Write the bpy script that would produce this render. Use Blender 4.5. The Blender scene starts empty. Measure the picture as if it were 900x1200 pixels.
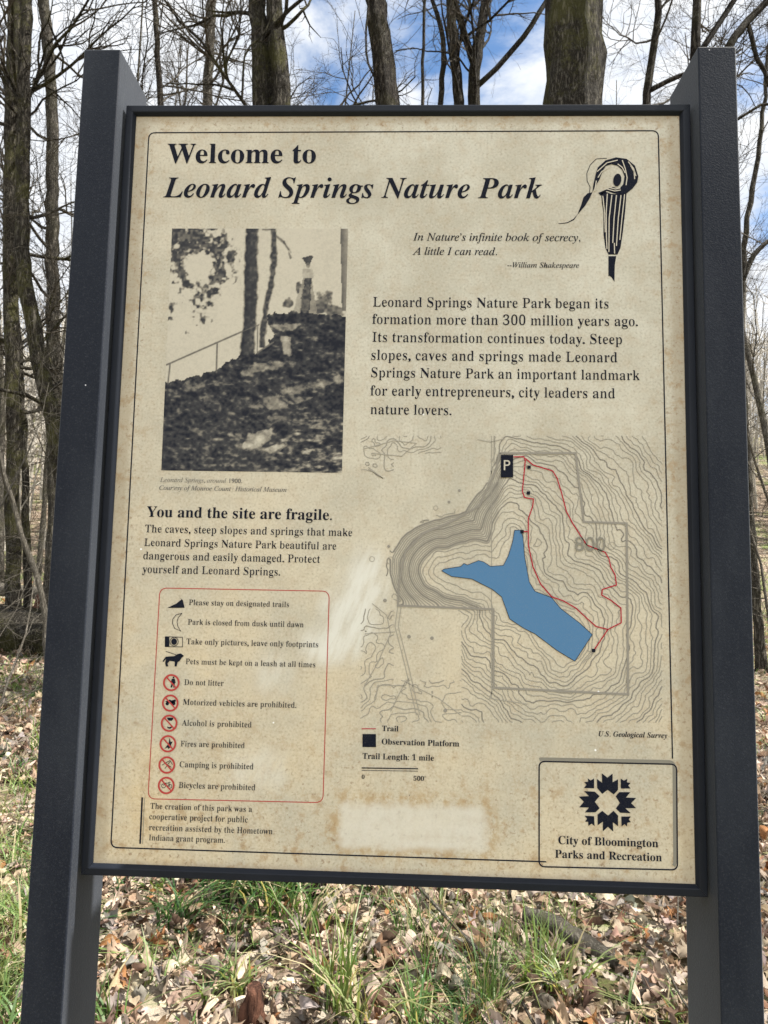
import bpy, bmesh, math, random, json
import numpy as np
from mathutils import Vector, Matrix
random.seed(7); rng=np.random.default_rng(7)
SC=bpy.context.scene; COL=SC.collection
# ------------------------------------------------------------------ camera, world, sun, exposure
ZB=0.98                                   # height of the sign frame's lower edge above the ground
CAM=Vector((0.0139,-1.0561,ZB+0.4713))
CR=Matrix(((0.9993,-0.0177,0.0322),(0.0304,-0.0919,-0.9953),(0.0206,0.9956,-0.0913)))
cd=bpy.data.cameras.new('camera'); cam=bpy.data.objects.new('camera',cd); COL.objects.link(cam)
cam.matrix_world=Matrix.Translation(CAM)@CR.to_4x4()
cd.sensor_fit='VERTICAL'; cd.sensor_height=36; cd.lens=36*781.6/1200
cd.clip_start=.05; cd.clip_end=1500
cd.dof.use_dof=True; cd.dof.focus_distance=1.15; cd.dof.aperture_fstop=16
SC.camera=cam
SUN_AZ=math.radians(90.9); SUN_EL=math.radians(56)   # azimuth clockwise from +Y: from the right, skimming along the board
sdir=Vector((math.sin(SUN_AZ)*math.cos(SUN_EL),math.cos(SUN_AZ)*math.cos(SUN_EL),math.sin(SUN_EL)))
sl=bpy.data.lights.new('sun','SUN'); sl.energy=5.0; sl.angle=math.radians(.5); sl.color=(1,.95,.87)
so=bpy.data.objects.new('sun',sl); COL.objects.link(so); so.rotation_euler=sdir.to_track_quat('Z','Y').to_euler()
SC.view_settings.view_transform='Standard'; SC.view_settings.look='None'; SC.view_settings.gamma=1; SC.view_settings.use_curve_mapping=False
SC.view_settings.exposure=1.4
class NT:
    """small node-graph helper"""
    def __init__(s,nt): s.nt=nt; nt.nodes.clear()
    def n(s,t,**k):
        a=s.nt.nodes.new(t)
        for q,v in k.items(): setattr(a,q,v)
        return a
    def l(s,a,b): s.nt.links.new(a,b)
    def put(s,x,sock):
        if isinstance(x,bpy.types.NodeSocket): s.l(x,sock)
        elif x is not None: sock.default_value=x
    def m(s,op,a,b=None,c=None,clamp=False):
        q=s.n('ShaderNodeMath',operation=op,use_clamp=clamp)
        for i,x in enumerate((a,b,c)): s.put(x,q.inputs[i])
        return q.outputs[0]
    def vm(s,op,a,b=None,sc=None):
        q=s.n('ShaderNodeVectorMath',operation=op); s.put(a,q.inputs[0])
        if b is not None: s.put(b,q.inputs[1])
        if sc is not None: s.put(sc,q.inputs['Scale'])
        return q.outputs['Value'] if op in('DOT_PRODUCT','LENGTH','DISTANCE') else q.outputs[0]
    def noise(s,v,scale,detail=4,rough=.5,dist=0):
        q=s.n('ShaderNodeTexNoise'); s.put(v,q.inputs['Vector']); q.inputs['Scale'].default_value=scale; q.inputs['Detail'].default_value=detail
        q.inputs['Roughness'].default_value=rough; q.inputs['Distortion'].default_value=dist; return q.outputs['Fac']
    def ramp(s,f,stops):
        q=s.n('ShaderNodeValToRGB'); s.put(f,q.inputs[0]); e=q.color_ramp.elements
        while len(e)<len(stops): e.new(.5)
        for i,(p,c) in enumerate(stops): e[i].position=p; e[i].color=(c if len(c)==4 else (*c,1)) if not isinstance(c,(int,float)) else (c,c,c,1)
        return q.outputs[0]
    def sm(s,f,a,b):
        q=s.n('ShaderNodeMapRange',interpolation_type='SMOOTHSTEP'); s.put(f,q.inputs[0]); q.inputs[1].default_value=a; q.inputs[2].default_value=b; return q.outputs[0]
    def mix(s,f,a,b,mode='MIX'):
        q=s.n('ShaderNodeMix',data_type='RGBA',blend_type=mode); s.put(f,q.inputs[0])
        s.put((*a,1) if isinstance(a,tuple) and len(a)==3 else a,q.inputs[6]); s.put((*b,1) if isinstance(b,tuple) and len(b)==3 else b,q.inputs[7]); return q.outputs[2]
    def scale(s,v,xyz): return s.vm('MULTIPLY',v,xyz)
W=bpy.data.worlds.new('World'); SC.world=W; W.use_nodes=True
g=NT(W.node_tree)
tc=g.n('ShaderNodeTexCoord'); d=g.vm('NORMALIZE',tc.outputs['Generated'])
sky=g.n('ShaderNodeTexSky',sky_type='NISHITA',sun_disc=False,sun_elevation=SUN_EL,sun_rotation=SUN_AZ)
sky.air_density=1.0; sky.dust_density=.4; sky.ozone_density=2.5
sx=g.n('ShaderNodeSeparateXYZ'); g.l(d,sx.inputs[0])
dz=g.m('ADD',g.m('MAXIMUM',sx.outputs[2],0.),.25)
cv=g.n('ShaderNodeCombineXYZ'); g.l(g.m('DIVIDE',sx.outputs[0],dz),cv.inputs[0]); g.l(g.m('DIVIDE',sx.outputs[1],dz),cv.inputs[1])
n1=g.noise(cv.outputs[0],3.1,9,.60,.35)
gaps=None
for (gx,gy,gz),rad,amt in (((-.03,.80,.60),.30,.21),((.44,.70,.56),.26,.25),((.10,.74,.66),.16,.15),((.50,.84,.20),.20,.06)):
    v=Vector((gx,gy,gz)).normalized(); dd=g.vm('DISTANCE',d,tuple(v)); q=g.m('MULTIPLY',g.m('SUBTRACT',1.,g.sm(dd,rad*.15,rad)),amt)
    gaps=q if gaps is None else g.m('ADD',gaps,q)
cm=g.sm(g.m('SUBTRACT',g.m('ADD',n1,.17),gaps),.38,.58)
n2=g.noise(cv.outputs[0],5,6,.6)
cloud=g.ramp(n2,[(.3,(5.6,6.1,6.9)),(.62,(7.8,7.9,8.0))])
back=g.m('ADD',1.,g.m('MULTIPLY',g.sm(g.m('MULTIPLY',sx.outputs[1],-1.),-.1,.75),.8))      # extra cloud brightness added behind the viewer to light the board
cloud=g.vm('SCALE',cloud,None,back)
skyc=g.mix(.55,sky.outputs[0],g.mix(1.,sky.outputs[0],(1.25,1.6,1.75),'MULTIPLY'))
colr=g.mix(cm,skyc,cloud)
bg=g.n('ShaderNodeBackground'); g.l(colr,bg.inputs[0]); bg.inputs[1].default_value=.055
ow=g.n('ShaderNodeOutputWorld'); g.l(bg.outputs[0],ow.inputs[0])

# ------------------------------------------------------------------ materials
MATS={}
def material(name,fn,rough=.8,spec=.3):
    m=bpy.data.materials.new(name); m.use_nodes=True; g=NT(m.node_tree)
    b=g.n('ShaderNodeBsdfPrincipled'); o=g.n('ShaderNodeOutputMaterial'); g.l(b.outputs[0],o.inputs[0])
    b.inputs['Roughness'].default_value=rough; b.inputs['Specular IOR Level'].default_value=spec
    t=g.n('ShaderNodeTexCoord'); fn(g,b,t,o); MATS[name]=m; return m
def bump(g,b,h,dist,strength=1.):
    q=g.n('ShaderNodeBump'); q.inputs['Distance'].default_value=dist; q.inputs['Strength'].default_value=strength; g.l(h,q.inputs['Height']); g.l(q.outputs[0],b.inputs['Normal'])
def flat(c):
    def f(g,b,t,o): b.inputs['Base Color'].default_value=(*c,1)
    return f
def ink(c,wear=.35):
    def f(g,b,t,o):
        n=g.noise(t.outputs['Object'],900,3,.6); n2=g.noise(t.outputs['Object'],60,3,.6)
        k=g.m('MULTIPLY',g.sm(n,.52,.75),g.m('ADD',.25,n2))
        g.l(g.mix(g.m('MULTIPLY',k,wear*2),c,(.30,.28,.24)),b.inputs['Base Color'])
    return f
def f_powder(g,b,t,o):                       # black textured powder coat, dust and chips
    ob=t.outputs['Object']; n=g.noise(ob,420,2,.5); big=g.noise(g.scale(ob,(1,1,.35)),9,5,.6)
    c=g.mix(g.sm(big,.35,.75),(.011,.014,.022),(.023,.027,.036))
    sp=g.sm(g.noise(ob,800,1,.5),.72,.8); c=g.mix(g.m('MULTIPLY',sp,.5),c,(.16,.17,.19)); c=g.mix(g.m('MULTIPLY',g.sm(g.noise(ob,330,3,.7),.5,.7),.28),c,(.055,.06,.07))
    vo=g.n('ShaderNodeTexVoronoi',feature='DISTANCE_TO_EDGE'); 
    v2=g.n('ShaderNodeTexVoronoi'); v2.inputs['Scale'].default_value=24; g.l(ob,v2.inputs['Vector'])
    pick=g.m('GREATER_THAN',g.n_sep(v2.outputs['Color']),.86)
    chip=g.m('MULTIPLY',pick,g.m('LESS_THAN',v2.outputs['Distance'],.05)); c=g.mix(chip,c,(.55,.56,.6))
    g.l(c,b.inputs['Base Color'])
    g.l(g.m('ADD',.5,g.m('MULTIPLY',big,.2)),b.inputs['Roughness']); bump(g,b,n,.0006,.4)
    b.inputs['Sheen Weight'].default_value=.6; b.inputs['Sheen Roughness'].default_value=.3; b.inputs['Sheen Tint'].default_value=(.9,.95,1,1)
def n_sep(s,c):
    q=s.n('ShaderNodeSeparateColor'); s.l(c,q.inputs[0]); return q.outputs[0]
NT.n_sep=n_sep
def f_frame(g,b,t,o):
    ob=t.outputs['Object']; big=g.noise(ob,12,4,.6)
    g.l(g.mix(big,(.006,.008,.013),(.015,.018,.025)),b.inputs['Base Color']); bump(g,b,g.noise(ob,300,2),.0006,.3)
material('black_powder_coat',f_powder,.5,.10); material('dark_frame_enamel',f_frame,.4,.15)
def f_paper(g,b,t,o):                        # old fibreglass print: mottled parchment, foxing, scuffed white patches
    ob=t.outputs['Object']; s=g.n('ShaderNodeSeparateXYZ'); g.l(ob,s.inputs[0]); x,z=s.outputs[0],s.outputs[2]
    n1=g.noise(ob,7,6,.6); n2=g.noise(ob,45,5,.65); n3=g.noise(ob,260,3,.6)
    c=g.mix(g.sm(n1,.35,.68),(.475,.447,.36),(.585,.565,.475))
    warm=g.m('ADD',g.m('MULTIPLY',g.sm(z,.95,.1),.75),g.m('MULTIPLY',g.sm(x,.05,-.35),.3))
    c=g.mix(g.m('MULTIPLY',warm,g.sm(n1,.25,.75)),c,(.60,.49,.315))
    c=g.mix(g.m('MULTIPLY',g.sm(n2,.42,.72),.42),c,(.45,.37,.26))
    c=g.mix(g.m('MULTIPLY',g.sm(n3,.5,.75),.55),c,(.30,.25,.18))
    c=g.mix(g.m('MULTIPLY',g.sm(n3,.5,.25),.35),c,(.72,.67,.57))
    # foxing: towards the edges
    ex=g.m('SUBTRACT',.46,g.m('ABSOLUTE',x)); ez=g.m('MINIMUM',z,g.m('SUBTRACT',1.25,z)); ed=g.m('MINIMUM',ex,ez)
    low=g.m('MAXIMUM',g.m('SUBTRACT',1.,g.sm(ed,.0,.075)),g.m('MULTIPLY',g.sm(z,.40,.02),.85))
    fx=g.m('MULTIPLY',g.sm(g.noise(ob,38,5,.72),.50,.68),low); fx2=g.m('MULTIPLY',g.sm(g.noise(ob,120,3,.7),.56,.7),low)
    c=g.mix(g.m('MULTIPLY',fx,.9),c,(.38,.26,.14)); c=g.mix(g.m('MULTIPLY',fx2,.8),c,(.22,.13,.07))
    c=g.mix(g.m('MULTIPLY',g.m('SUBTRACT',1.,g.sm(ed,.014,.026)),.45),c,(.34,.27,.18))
    # dark water stains
    def patch(cx,cz,hx,hz,r,wob=.02,sc=22):
        wx=g.m('ADD',x,g.m('MULTIPLY',g.m('SUBTRACT',g.noise(ob,sc,3),.5),wob)); wz=g.m('ADD',z,g.m('MULTIPLY',g.m('SUBTRACT',g.noise(g.vm('ADD',ob,(3.,1.,2.)),sc,3),.5),wob))
        qx=g.m('MAXIMUM',g.m('SUBTRACT',g.m('ABSOLUTE',g.m('SUBTRACT',wx,cx)),hx),0.); qz=g.m('MAXIMUM',g.m('SUBTRACT',g.m('ABSOLUTE',g.m('SUBTRACT',wz,cz)),hz),0.)
        return g.m('SQRT',g.m('ADD',g.m('MULTIPLY',qx,qx),g.m('MULTIPLY',qz,qz)))
    st=g.m('MULTIPLY',g.m('SUBTRACT',1.,g.sm(patch(-.085,1.105,.03,.012,.02,.05),.0,.06)),.28); c=g.mix(st,c,(.30,.27,.20))
    # rim stain round the bottom white patch, then the patch
    dp=patch(.034,.084,.102,.022,.012,.022,34)
    rim=g.m('MULTIPLY',g.m('SUBTRACT',1.,g.sm(g.m('ABSOLUTE',g.m('SUBTRACT',dp,.018)),.0,.02)),g.sm(g.noise(ob,50,4,.7),.4,.62)); c=g.mix(g.m('MULTIPLY',rim,.75),c,(.40,.27,.13))
    white=g.mix(g.sm(n2,.3,.7),(.60,.57,.49),(.69,.67,.60))
    c=g.mix(g.m('MULTIPLY',g.m('SUBTRACT',1.,g.sm(dp,.002,.020)),.62),c,white)
    brush=g.m('ADD',.35,g.m('MULTIPLY',g.sm(g.noise(g.scale(g.vm('ADD',ob,g.vm('SCALE',(1.,0.,0.),None,g.m('MULTIPLY',z,-.35))),(1,1,.22)),55,5,.65),.36,.6),.75))
    for cx,cz,hx,hz,w in ((-.083,.385,.012,.03,.75),(-.055,.425,.010,.04,.75),(-.04,.47,.006,.02,.6),(-.113,.357,.012,.006,.7),(-.21,.165,.02,.008,.4),(-.19,.31,.006,.008,.4)):
        c=g.mix(g.m('MULTIPLY',g.m('SUBTRACT',1.,g.sm(patch(cx,cz,hx,hz,.01,.03,14),.0,.04)),g.m('MULTIPLY',brush,w)),c,(.70,.69,.62))
    # tiny white nicks
    v2=g.n('ShaderNodeTexVoronoi'); v2.inputs['Scale'].default_value=22; g.l(ob,v2.inputs['Vector'])
    nick=g.m('MULTIPLY',g.m('GREATER_THAN',g.n_sep(v2.outputs['Color']),.86),g.m('LESS_THAN',v2.outputs['Distance'],.036)); c=g.mix(nick,c,(.85,.85,.82))
    v3=g.n('ShaderNodeTexVoronoi'); v3.inputs['Scale'].default_value=34; g.l(g.vm('ADD',ob,(7.,2.,5.)),v3.inputs['Vector'])
    dot=g.m('MULTIPLY',g.m('GREATER_THAN',g.n_sep(v3.outputs['Color']),.88),g.m('LESS_THAN',v3.outputs['Distance'],.032)); c=g.mix(g.m('MULTIPLY',dot,.8),c,(.16,.13,.10))
    g.l(c,b.inputs['Base Color'])
material('weathered_print_board',f_paper,.7,.04)
NAVY=(.009,.011,.020)
material('ink',ink(NAVY,.08),.6,.04); material('faded',ink((.13,.125,.12),.4),.6,.04); material('map_grey',ink((.345,.32,.265),.2),.6,.04); material('map_grey_dark',ink((.275,.255,.215),.2),.6,.04)
material('red_ink',ink((.42,.055,.05),.2),.6,.04); material('trail_red',ink((.40,.015,.035),.1),.6,.04); material('lake_blue',ink((.085,.20,.36),.25),.6,.04); material('bare_paper',flat((.53,.49,.40)),.6,.04); material('shadow_grey',flat((.24,.225,.185)),.6,.04)
def f_picture(g,b,t,o):
    a=g.n('ShaderNodeVertexColor',layer_name='tone'); n=g.noise(t.outputs['Object'],300,2); v=g.m('MULTIPLY',g.n_sep(a.outputs[0]),g.m('ADD',.9,g.m('MULTIPLY',n,.2)))
    g.l(g.ramp(v,[(.1,(.020,.022,.030)),(.3,(.060,.06,.062)),(.55,(.24,.22,.18)),(.9,(.54,.50,.405))]),b.inputs['Base Color'])
material('picture_print',f_picture,.6,.05)
def f_bark(c0,c1,moss):
    def f(g,b,t,o):
        ob=t.outputs['Object']; st=g.scale(ob,(1,1,.28)); n0=g.noise(g.scale(ob,(1,1,.16)),30,8,.72,.6); n=g.m('SUBTRACT',g.m('MULTIPLY',g.m('ABSOLUTE',g.m('SUBTRACT',n0,.5)),3.2),g.m('MULTIPLY',g.noise(g.scale(ob,(1,1,.5)),90,4,.7),.25)); n=g.m('ADD',n,.22); big=g.noise(ob,2.2,4,.6)
        c=g.mix(g.sm(n,.17,.58),c0,c1); c=g.mix(g.m('MULTIPLY',g.sm(g.noise(ob,14,4,.7),.55,.7),.45),c,(.24,.23,.20))
        mm=g.m('MULTIPLY',g.sm(g.m('ADD',g.m('MULTIPLY',big,.75),g.m('MULTIPLY',g.noise(ob,30,4,.7),.35)),.52,.66),moss)
        c=g.mix(mm,c,g.mix(g.noise(ob,60,3),(.07,.072,.02),(.19,.185,.06))); g.l(c,b.inputs['Base Color'])
        bump(g,b,g.m('ADD',n,g.m('MULTIPLY',g.noise(st,90,4),.3)),.06,1.)
    return f
material('mossy_bark',f_bark((.030,.026,.021),(.21,.19,.155),.5),.95,.1)
material('grey_bark',f_bark((.05,.045,.038),(.28,.255,.215),.15),.95,.1)
material('dark_bark',f_bark((.024,.02,.017),(.16,.14,.115),.15),.95,.1)
material('pale_twig',f_bark((.15,.135,.11),(.36,.325,.27),.05),.9,.1)
material('twig',f_bark((.12,.105,.085),(.29,.26,.215),.0),.9,.1)
def f_far(g,b,t,o):
    n=g.noise(t.outputs['Object'],.6,3); g.l(g.mix(n,(.27,.25,.215),(.50,.465,.405)),b.inputs['Base Color'])
material('far_wood_grey',f_far,.95,.05)
def f_ground(g,b,t,o):
    ob=t.outputs['Object']; n=g.noise(ob,9,6,.7); v=g.n('ShaderNodeTexVoronoi'); v.inputs['Scale'].default_value=13; g.l(g.vm('ADD',ob,g.vm('SCALE',(1.,1.,1.),None,g.m('MULTIPLY',n,.12))),v.inputs['Vector'])
    leaf=g.ramp(g.n_sep(v.outputs['Color']),[(0,(.045,.03,.02)),(.3,(.13,.092,.062)),(.65,(.24,.19,.145)),(1,(.33,.28,.22))])
    c=g.mix(g.sm(v.outputs['Distance'],.035,.075),leaf,(.04,.03,.02)) if False else g.mix(g.sm(n,.5,.75),leaf,(.05,.036,.024))
    gr=g.sm(g.m('ADD',g.m('MULTIPLY',g.noise(ob,.35,4,.6),.6),g.m('MULTIPLY',g.noise(ob,5,5,.7),.5)),.52,.66)
    c=g.mix(g.m('MULTIPLY',gr,.75),c,g.mix(g.noise(ob,25,3),(.06,.10,.02),(.16,.22,.06))); g.l(c,b.inputs['Base Color']); bump(g,b,n,.05,.8)
material('leafy_ground',f_ground,.95,.1)
def f_leaf(g,b,t,o):
    a=g.n('ShaderNodeVertexColor',layer_name='tint'); n=g.noise(t.outputs['Object'],40,4,.6)
    c=g.mix(1.,a.outputs[0],g.ramp(n,[(.3,(.62,.58,.54)),(.7,(1.15,1.12,1.08))]),'MULTIPLY'); g.l(c,b.inputs['Base Color'])
    tr=g.n('ShaderNodeBsdfTranslucent'); g.l(c,tr.inputs[0]); mx=g.n('ShaderNodeMixShader'); mx.inputs[0].default_value=.22; g.l(b.outputs[0],mx.inputs[1]); g.l(tr.outputs[0],mx.inputs[2]); g.l(mx.outputs[0],o.inputs[0])
material('dry_leaf',f_leaf,.75,.2)
def f_grass(g,b,t,o):
    a=g.n('ShaderNodeVertexColor',layer_name='tint'); g.l(a.outputs[0],b.inputs['Base Color'])
    tr=g.n('ShaderNodeBsdfTranslucent'); g.l(g.mix(1.,a.outputs[0],(1.3,1.25,.6),'MULTIPLY'),tr.inputs[0]); mx=g.n('ShaderNodeMixShader'); mx.inputs[0].default_value=.4; g.l(b.outputs[0],mx.inputs[1]); g.l(tr.outputs[0],mx.inputs[2]); g.l(mx.outputs[0],o.inputs[0])
material('grass_blade',f_grass,.45,.4)
def f_rot(g,b,t,o):
    ob=t.outputs['Object']; n=g.noise(g.scale(ob,(1,1,.2)),45,6,.7); g.l(g.mix(g.sm(n,.35,.65),(.022,.010,.007),(.13,.062,.040)),b.inputs['Base Color']); bump(g,b,n,.02,1.)
material('rotten_red_wood',f_rot,.9,.15)

# ------------------------------------------------------------------ geometry helpers
def mesh_obj(name,verts,faces,mats,parent=None,midx=None,smooth=False,loc=None):
    me=bpy.data.meshes.new(name); me.from_pydata([tuple(v) for v in verts],[],[tuple(f) for f in faces])
    for m in (mats if isinstance(mats,(list,tuple)) else [mats]): me.materials.append(MATS[m])
    if midx is not None: me.polygons.foreach_set('material_index',np.asarray(midx,dtype=np.int32))
    if smooth: me.polygons.foreach_set('use_smooth',np.ones(len(me.polygons),bool))
    me.update(); o=bpy.data.objects.new(name,me); COL.objects.link(o)
    if parent is not None: o.parent=parent
    if loc is not None: o.location=loc
    return o
def empty(name,loc=(0,0,0),rz=0):
    o=bpy.data.objects.new(name,None); COL.objects.link(o); o.location=loc; o.rotation_euler=(0,0,rz); o.empty_display_size=.1; return o
def tag(o,label,cat,group=None,kind=None):
    if label: o['label']=label
    if cat: o['category']=cat
    if group: o['group']=group
    if kind: o['kind']=kind
    return o
class Tubes:
    """collects tapered tubes swept along polylines"""
    def __init__(s): s.v=[]; s.f=[]; s.n=0
    def add(s,pts,rad,sides,rough=0.,seed=0,cap=True):
        P=np.asarray(pts,float); R=np.asarray(rad,float); k=len(P)
        t=np.gradient(P,axis=0); t/=np.linalg.norm(t,axis=1)[:,None]+1e-9
        up=np.array([0,0,1.]) if abs(t[0][2])<.9 else np.array([1.,0,0])
        a=np.cross(t,up); a/=np.linalg.norm(a,axis=1)[:,None]+1e-9; b=np.cross(t,a)
        an=np.arange(sides)*2*np.pi/sides; ca,sa=np.cos(an),np.sin(an)
        rr=np.repeat(R[:,None],sides,1)
        if rough:
            r=np.random.default_rng(seed); base=r.normal(0,rough*.6,sides); walk=np.cumsum(r.normal(0,rough*.22,(k,sides)),0); walk-=walk.mean(0); rr=rr*(1+base[None]+np.clip(walk,-rough*1.6,rough*1.6)+r.normal(0,rough*.25,(k,sides)))
        V=P[:,None,:]+rr[...,None]*(ca[None,:,None]*a[:,None,:]+sa[None,:,None]*b[:,None,:])
        s.v.append(V.reshape(-1,3)); n=s.n
        i=np.arange(k-1)[:,None]*sides; j=np.arange(sides)[None]; j2=(j+1)%sides
        s.f.append(np.stack([n+i+j,n+i+j2,n+i+sides+j2,n+i+sides+j],-1).reshape(-1,4)); s.n+=k*sides
        if cap and sides>4:
            s.caps=getattr(s,'caps',[])+[list(range(n+sides-1,n-1,-1)),list(range(n+(k-1)*sides,n+k*sides))]
    def build(s,name,mat,parent=None,smooth=True,loc=None):
        V=np.concatenate(s.v) if s.v else np.zeros((0,3)); F=np.concatenate(s.f) if s.f else np.zeros((0,4),int)
        me=bpy.data.meshes.new(name); me.vertices.add(len(V)); me.vertices.foreach_set('co',V.ravel().astype(np.float32))
        me.loops.add(F.size); me.loops.foreach_set('vertex_index',F.ravel().astype(np.int32)); me.polygons.add(len(F))
        me.polygons.foreach_set('loop_start',(np.arange(len(F))*4).astype(np.int32)); me.polygons.foreach_set('use_smooth',np.full(len(F),smooth))
        me.update(calc_edges=True); me.validate()
        if getattr(s,'caps',None):
            bm=bmesh.new(); bm.from_mesh(me); bm.verts.ensure_lookup_table()
            for c in s.caps:
                try: bm.faces.new([bm.verts[i] for i in c])
                except ValueError: pass
            bm.to_mesh(me); bm.free()
        me.materials.append(MATS[mat]); o=bpy.data.objects.new(name,me); COL.objects.link(o)
        if parent is not None: o.parent=parent
        if loc is not None: o.location=loc
        return o
def unit(v): v=np.asarray(v,float); return v/(np.linalg.norm(v)+1e-9)
def wander(p,d,L,n,bend,up,R):
    pts=[np.asarray(p,float)]; d=unit(d)
    for i in range(n):
        d=unit(d+R.normal(0,bend,3)+np.array([0,0,up])); pts.append(pts[-1]+d*L/n)
    return np.array(pts)
def branch(tb,tw,p,d,L,r,lev,R,dens=1.,maxlev=4,gap=.145):
    """one limb with its side limbs; thick ones go into tb, fine ones into tw"""
    n=max(3,min(9,int(L/.22)+2)); pts=wander(p,d,L,n,.13+.05*lev,.03 if lev<2 else .015,R)
    rad=np.linspace(r,max(r*.28,.0018),n+1); (tb if r>.016 else tw).add(pts,rad,7 if r>.03 else (5 if r>.012 else 3),cap=False)
    if lev>=maxlev or L<.18: return
    k=int(max(2,L/gap*dens*(.55 if lev==0 else .8)*R.uniform(.7,1.2)))
    k=min(k,20)
    for i in range(k):
        t=R.uniform(.18,1.); j=min(int(t*n),n-1); q=pts[j]+(pts[j+1]-pts[j])*(t*n-j); dd=unit(pts[j+1]-pts[j])
        side=unit(np.cross(dd,R.normal(0,1,3))); a=R.uniform(.45,1.05)
        branch(tb,tw,q,dd*math.cos(a)+side*math.sin(a)+np.array([0,0,.12]),L*R.uniform(.32,.62)*(1-.35*t),min(r*.62,np.interp(t,[0,1],[r,r*.3])*.75),lev+1,R,dens,maxlev,gap)
def trunk_limbs(tb,tw,pts,rad,nl,h0,R,Lmul=1.,dens=1.,maxlev=4,bias=None):
    pts=np.asarray(pts); k=len(pts)
    for i in range(nl):
        t=R.uniform(h0,.99); j=min(int(t*(k-1)),k-2); q=pts[j]+(pts[j+1]-pts[j])*(t*(k-1)-j)
        a=R.uniform(0,2*math.pi); el=R.uniform(.1,.9); dd=np.array([math.cos(a)*math.cos(el),math.sin(a)*math.cos(el),math.sin(el)])
        if bias is not None: dd=unit(dd+np.asarray(bias))
        r=float(np.interp(t,np.linspace(0,1,k),rad)); branch(tb,tw,q,dd,Lmul*R.uniform(1.4,3.6)*(1.25-t*.7),min(r*.30,.030),1,R,dens,maxlev)
def resample(pts,n):
    P=np.asarray(pts,float); d=np.r_[0,np.cumsum(np.linalg.norm(np.diff(P,axis=0),axis=1))]; t=np.linspace(0,d[-1],n)
    # smooth Catmull-like: linear resample then blur
    Q=np.stack([np.interp(t,d,P[:,i]) for i in range(3)],1)
    for _ in range(max(1,n//10)):
        Q[1:-1]=.25*Q[:-2]+.5*Q[1:-1]+.25*Q[2:]
    return Q
def ground_z(x,y):
    x=np.asarray(x,float); y=np.asarray(y,float)
    z=.078*np.clip(y-3,0,12)*np.clip(.8-.03*x,.3,1.1)+.015*np.sin(x*1.7+.4)*np.cos(y*1.3)+.03*np.sin(x*.45+1)*np.sin(y*.5)
    h=np.clip(y-34+4*np.sin(x*.06),0,None); z=z+24*(1-np.exp(-(h/38)**1.4))*(1-.0*x)+ .5*np.sin(x*.2)*np.clip(h/20,0,1)
    z=z+12*(1-np.exp(-(np.clip(-x-34,0,None)/40)**1.5))+8*(1-np.exp(-(np.clip(x-60,0,None)/50)**1.5))+10*(1-np.exp(-(np.clip(-y-40,0,None)/50)**1.5))
    return z

# ---- picture raster (printed photograph) ----
def vnoise(X, Y, seed):
    """value noise, smooth, 0..1"""
    xi=np.floor(X).astype(np.int64); yi=np.floor(Y).astype(np.int64); fx=X-xi; fy=Y-yi
    fx=fx*fx*(3-2*fx); fy=fy*fy*(3-2*fy)
    def h(a,b):
        n=(a*374761393+b*668265263+seed*974711)&0xffffffff
        n=((n^(n>>13))*1274126177)&0xffffffff
        return ((n^(n>>16))&0xffff)/65535.
    return (h(xi,yi)*(1-fx)+h(xi+1,yi)*fx)*(1-fy)+(h(xi,yi+1)*(1-fx)+h(xi+1,yi+1)*fx)*fy
def fbm(X,Y,seed,o=4):
    s=0;a=.5
    for k in range(o): s=s+a*vnoise(X*2**k,Y*2**k,seed+k*7); a*=.5
    return s/(1-.5**o)
def inpoly(X,Y,poly):
    r=np.zeros(X.shape,bool); n=len(poly)
    for i in range(n):
        (x0,y0),(x1,y1)=poly[i],poly[(i+1)%n]
        if y0==y1: continue
        c=(y0>Y)!=(y1>Y); r^=c&(X<(x1-x0)*(Y-y0)/(y1-y0)+x0)
    return r
def segd(X,Y,a,b):
    dx,dy=b[0]-a[0],b[1]-a[1]; t=np.clip(((X-a[0])*dx+(Y-a[1])*dy)/(dx*dx+dy*dy+1e-12),0,1)
    return np.hypot(X-a[0]-t*dx,Y-a[1]-t*dy)
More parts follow.
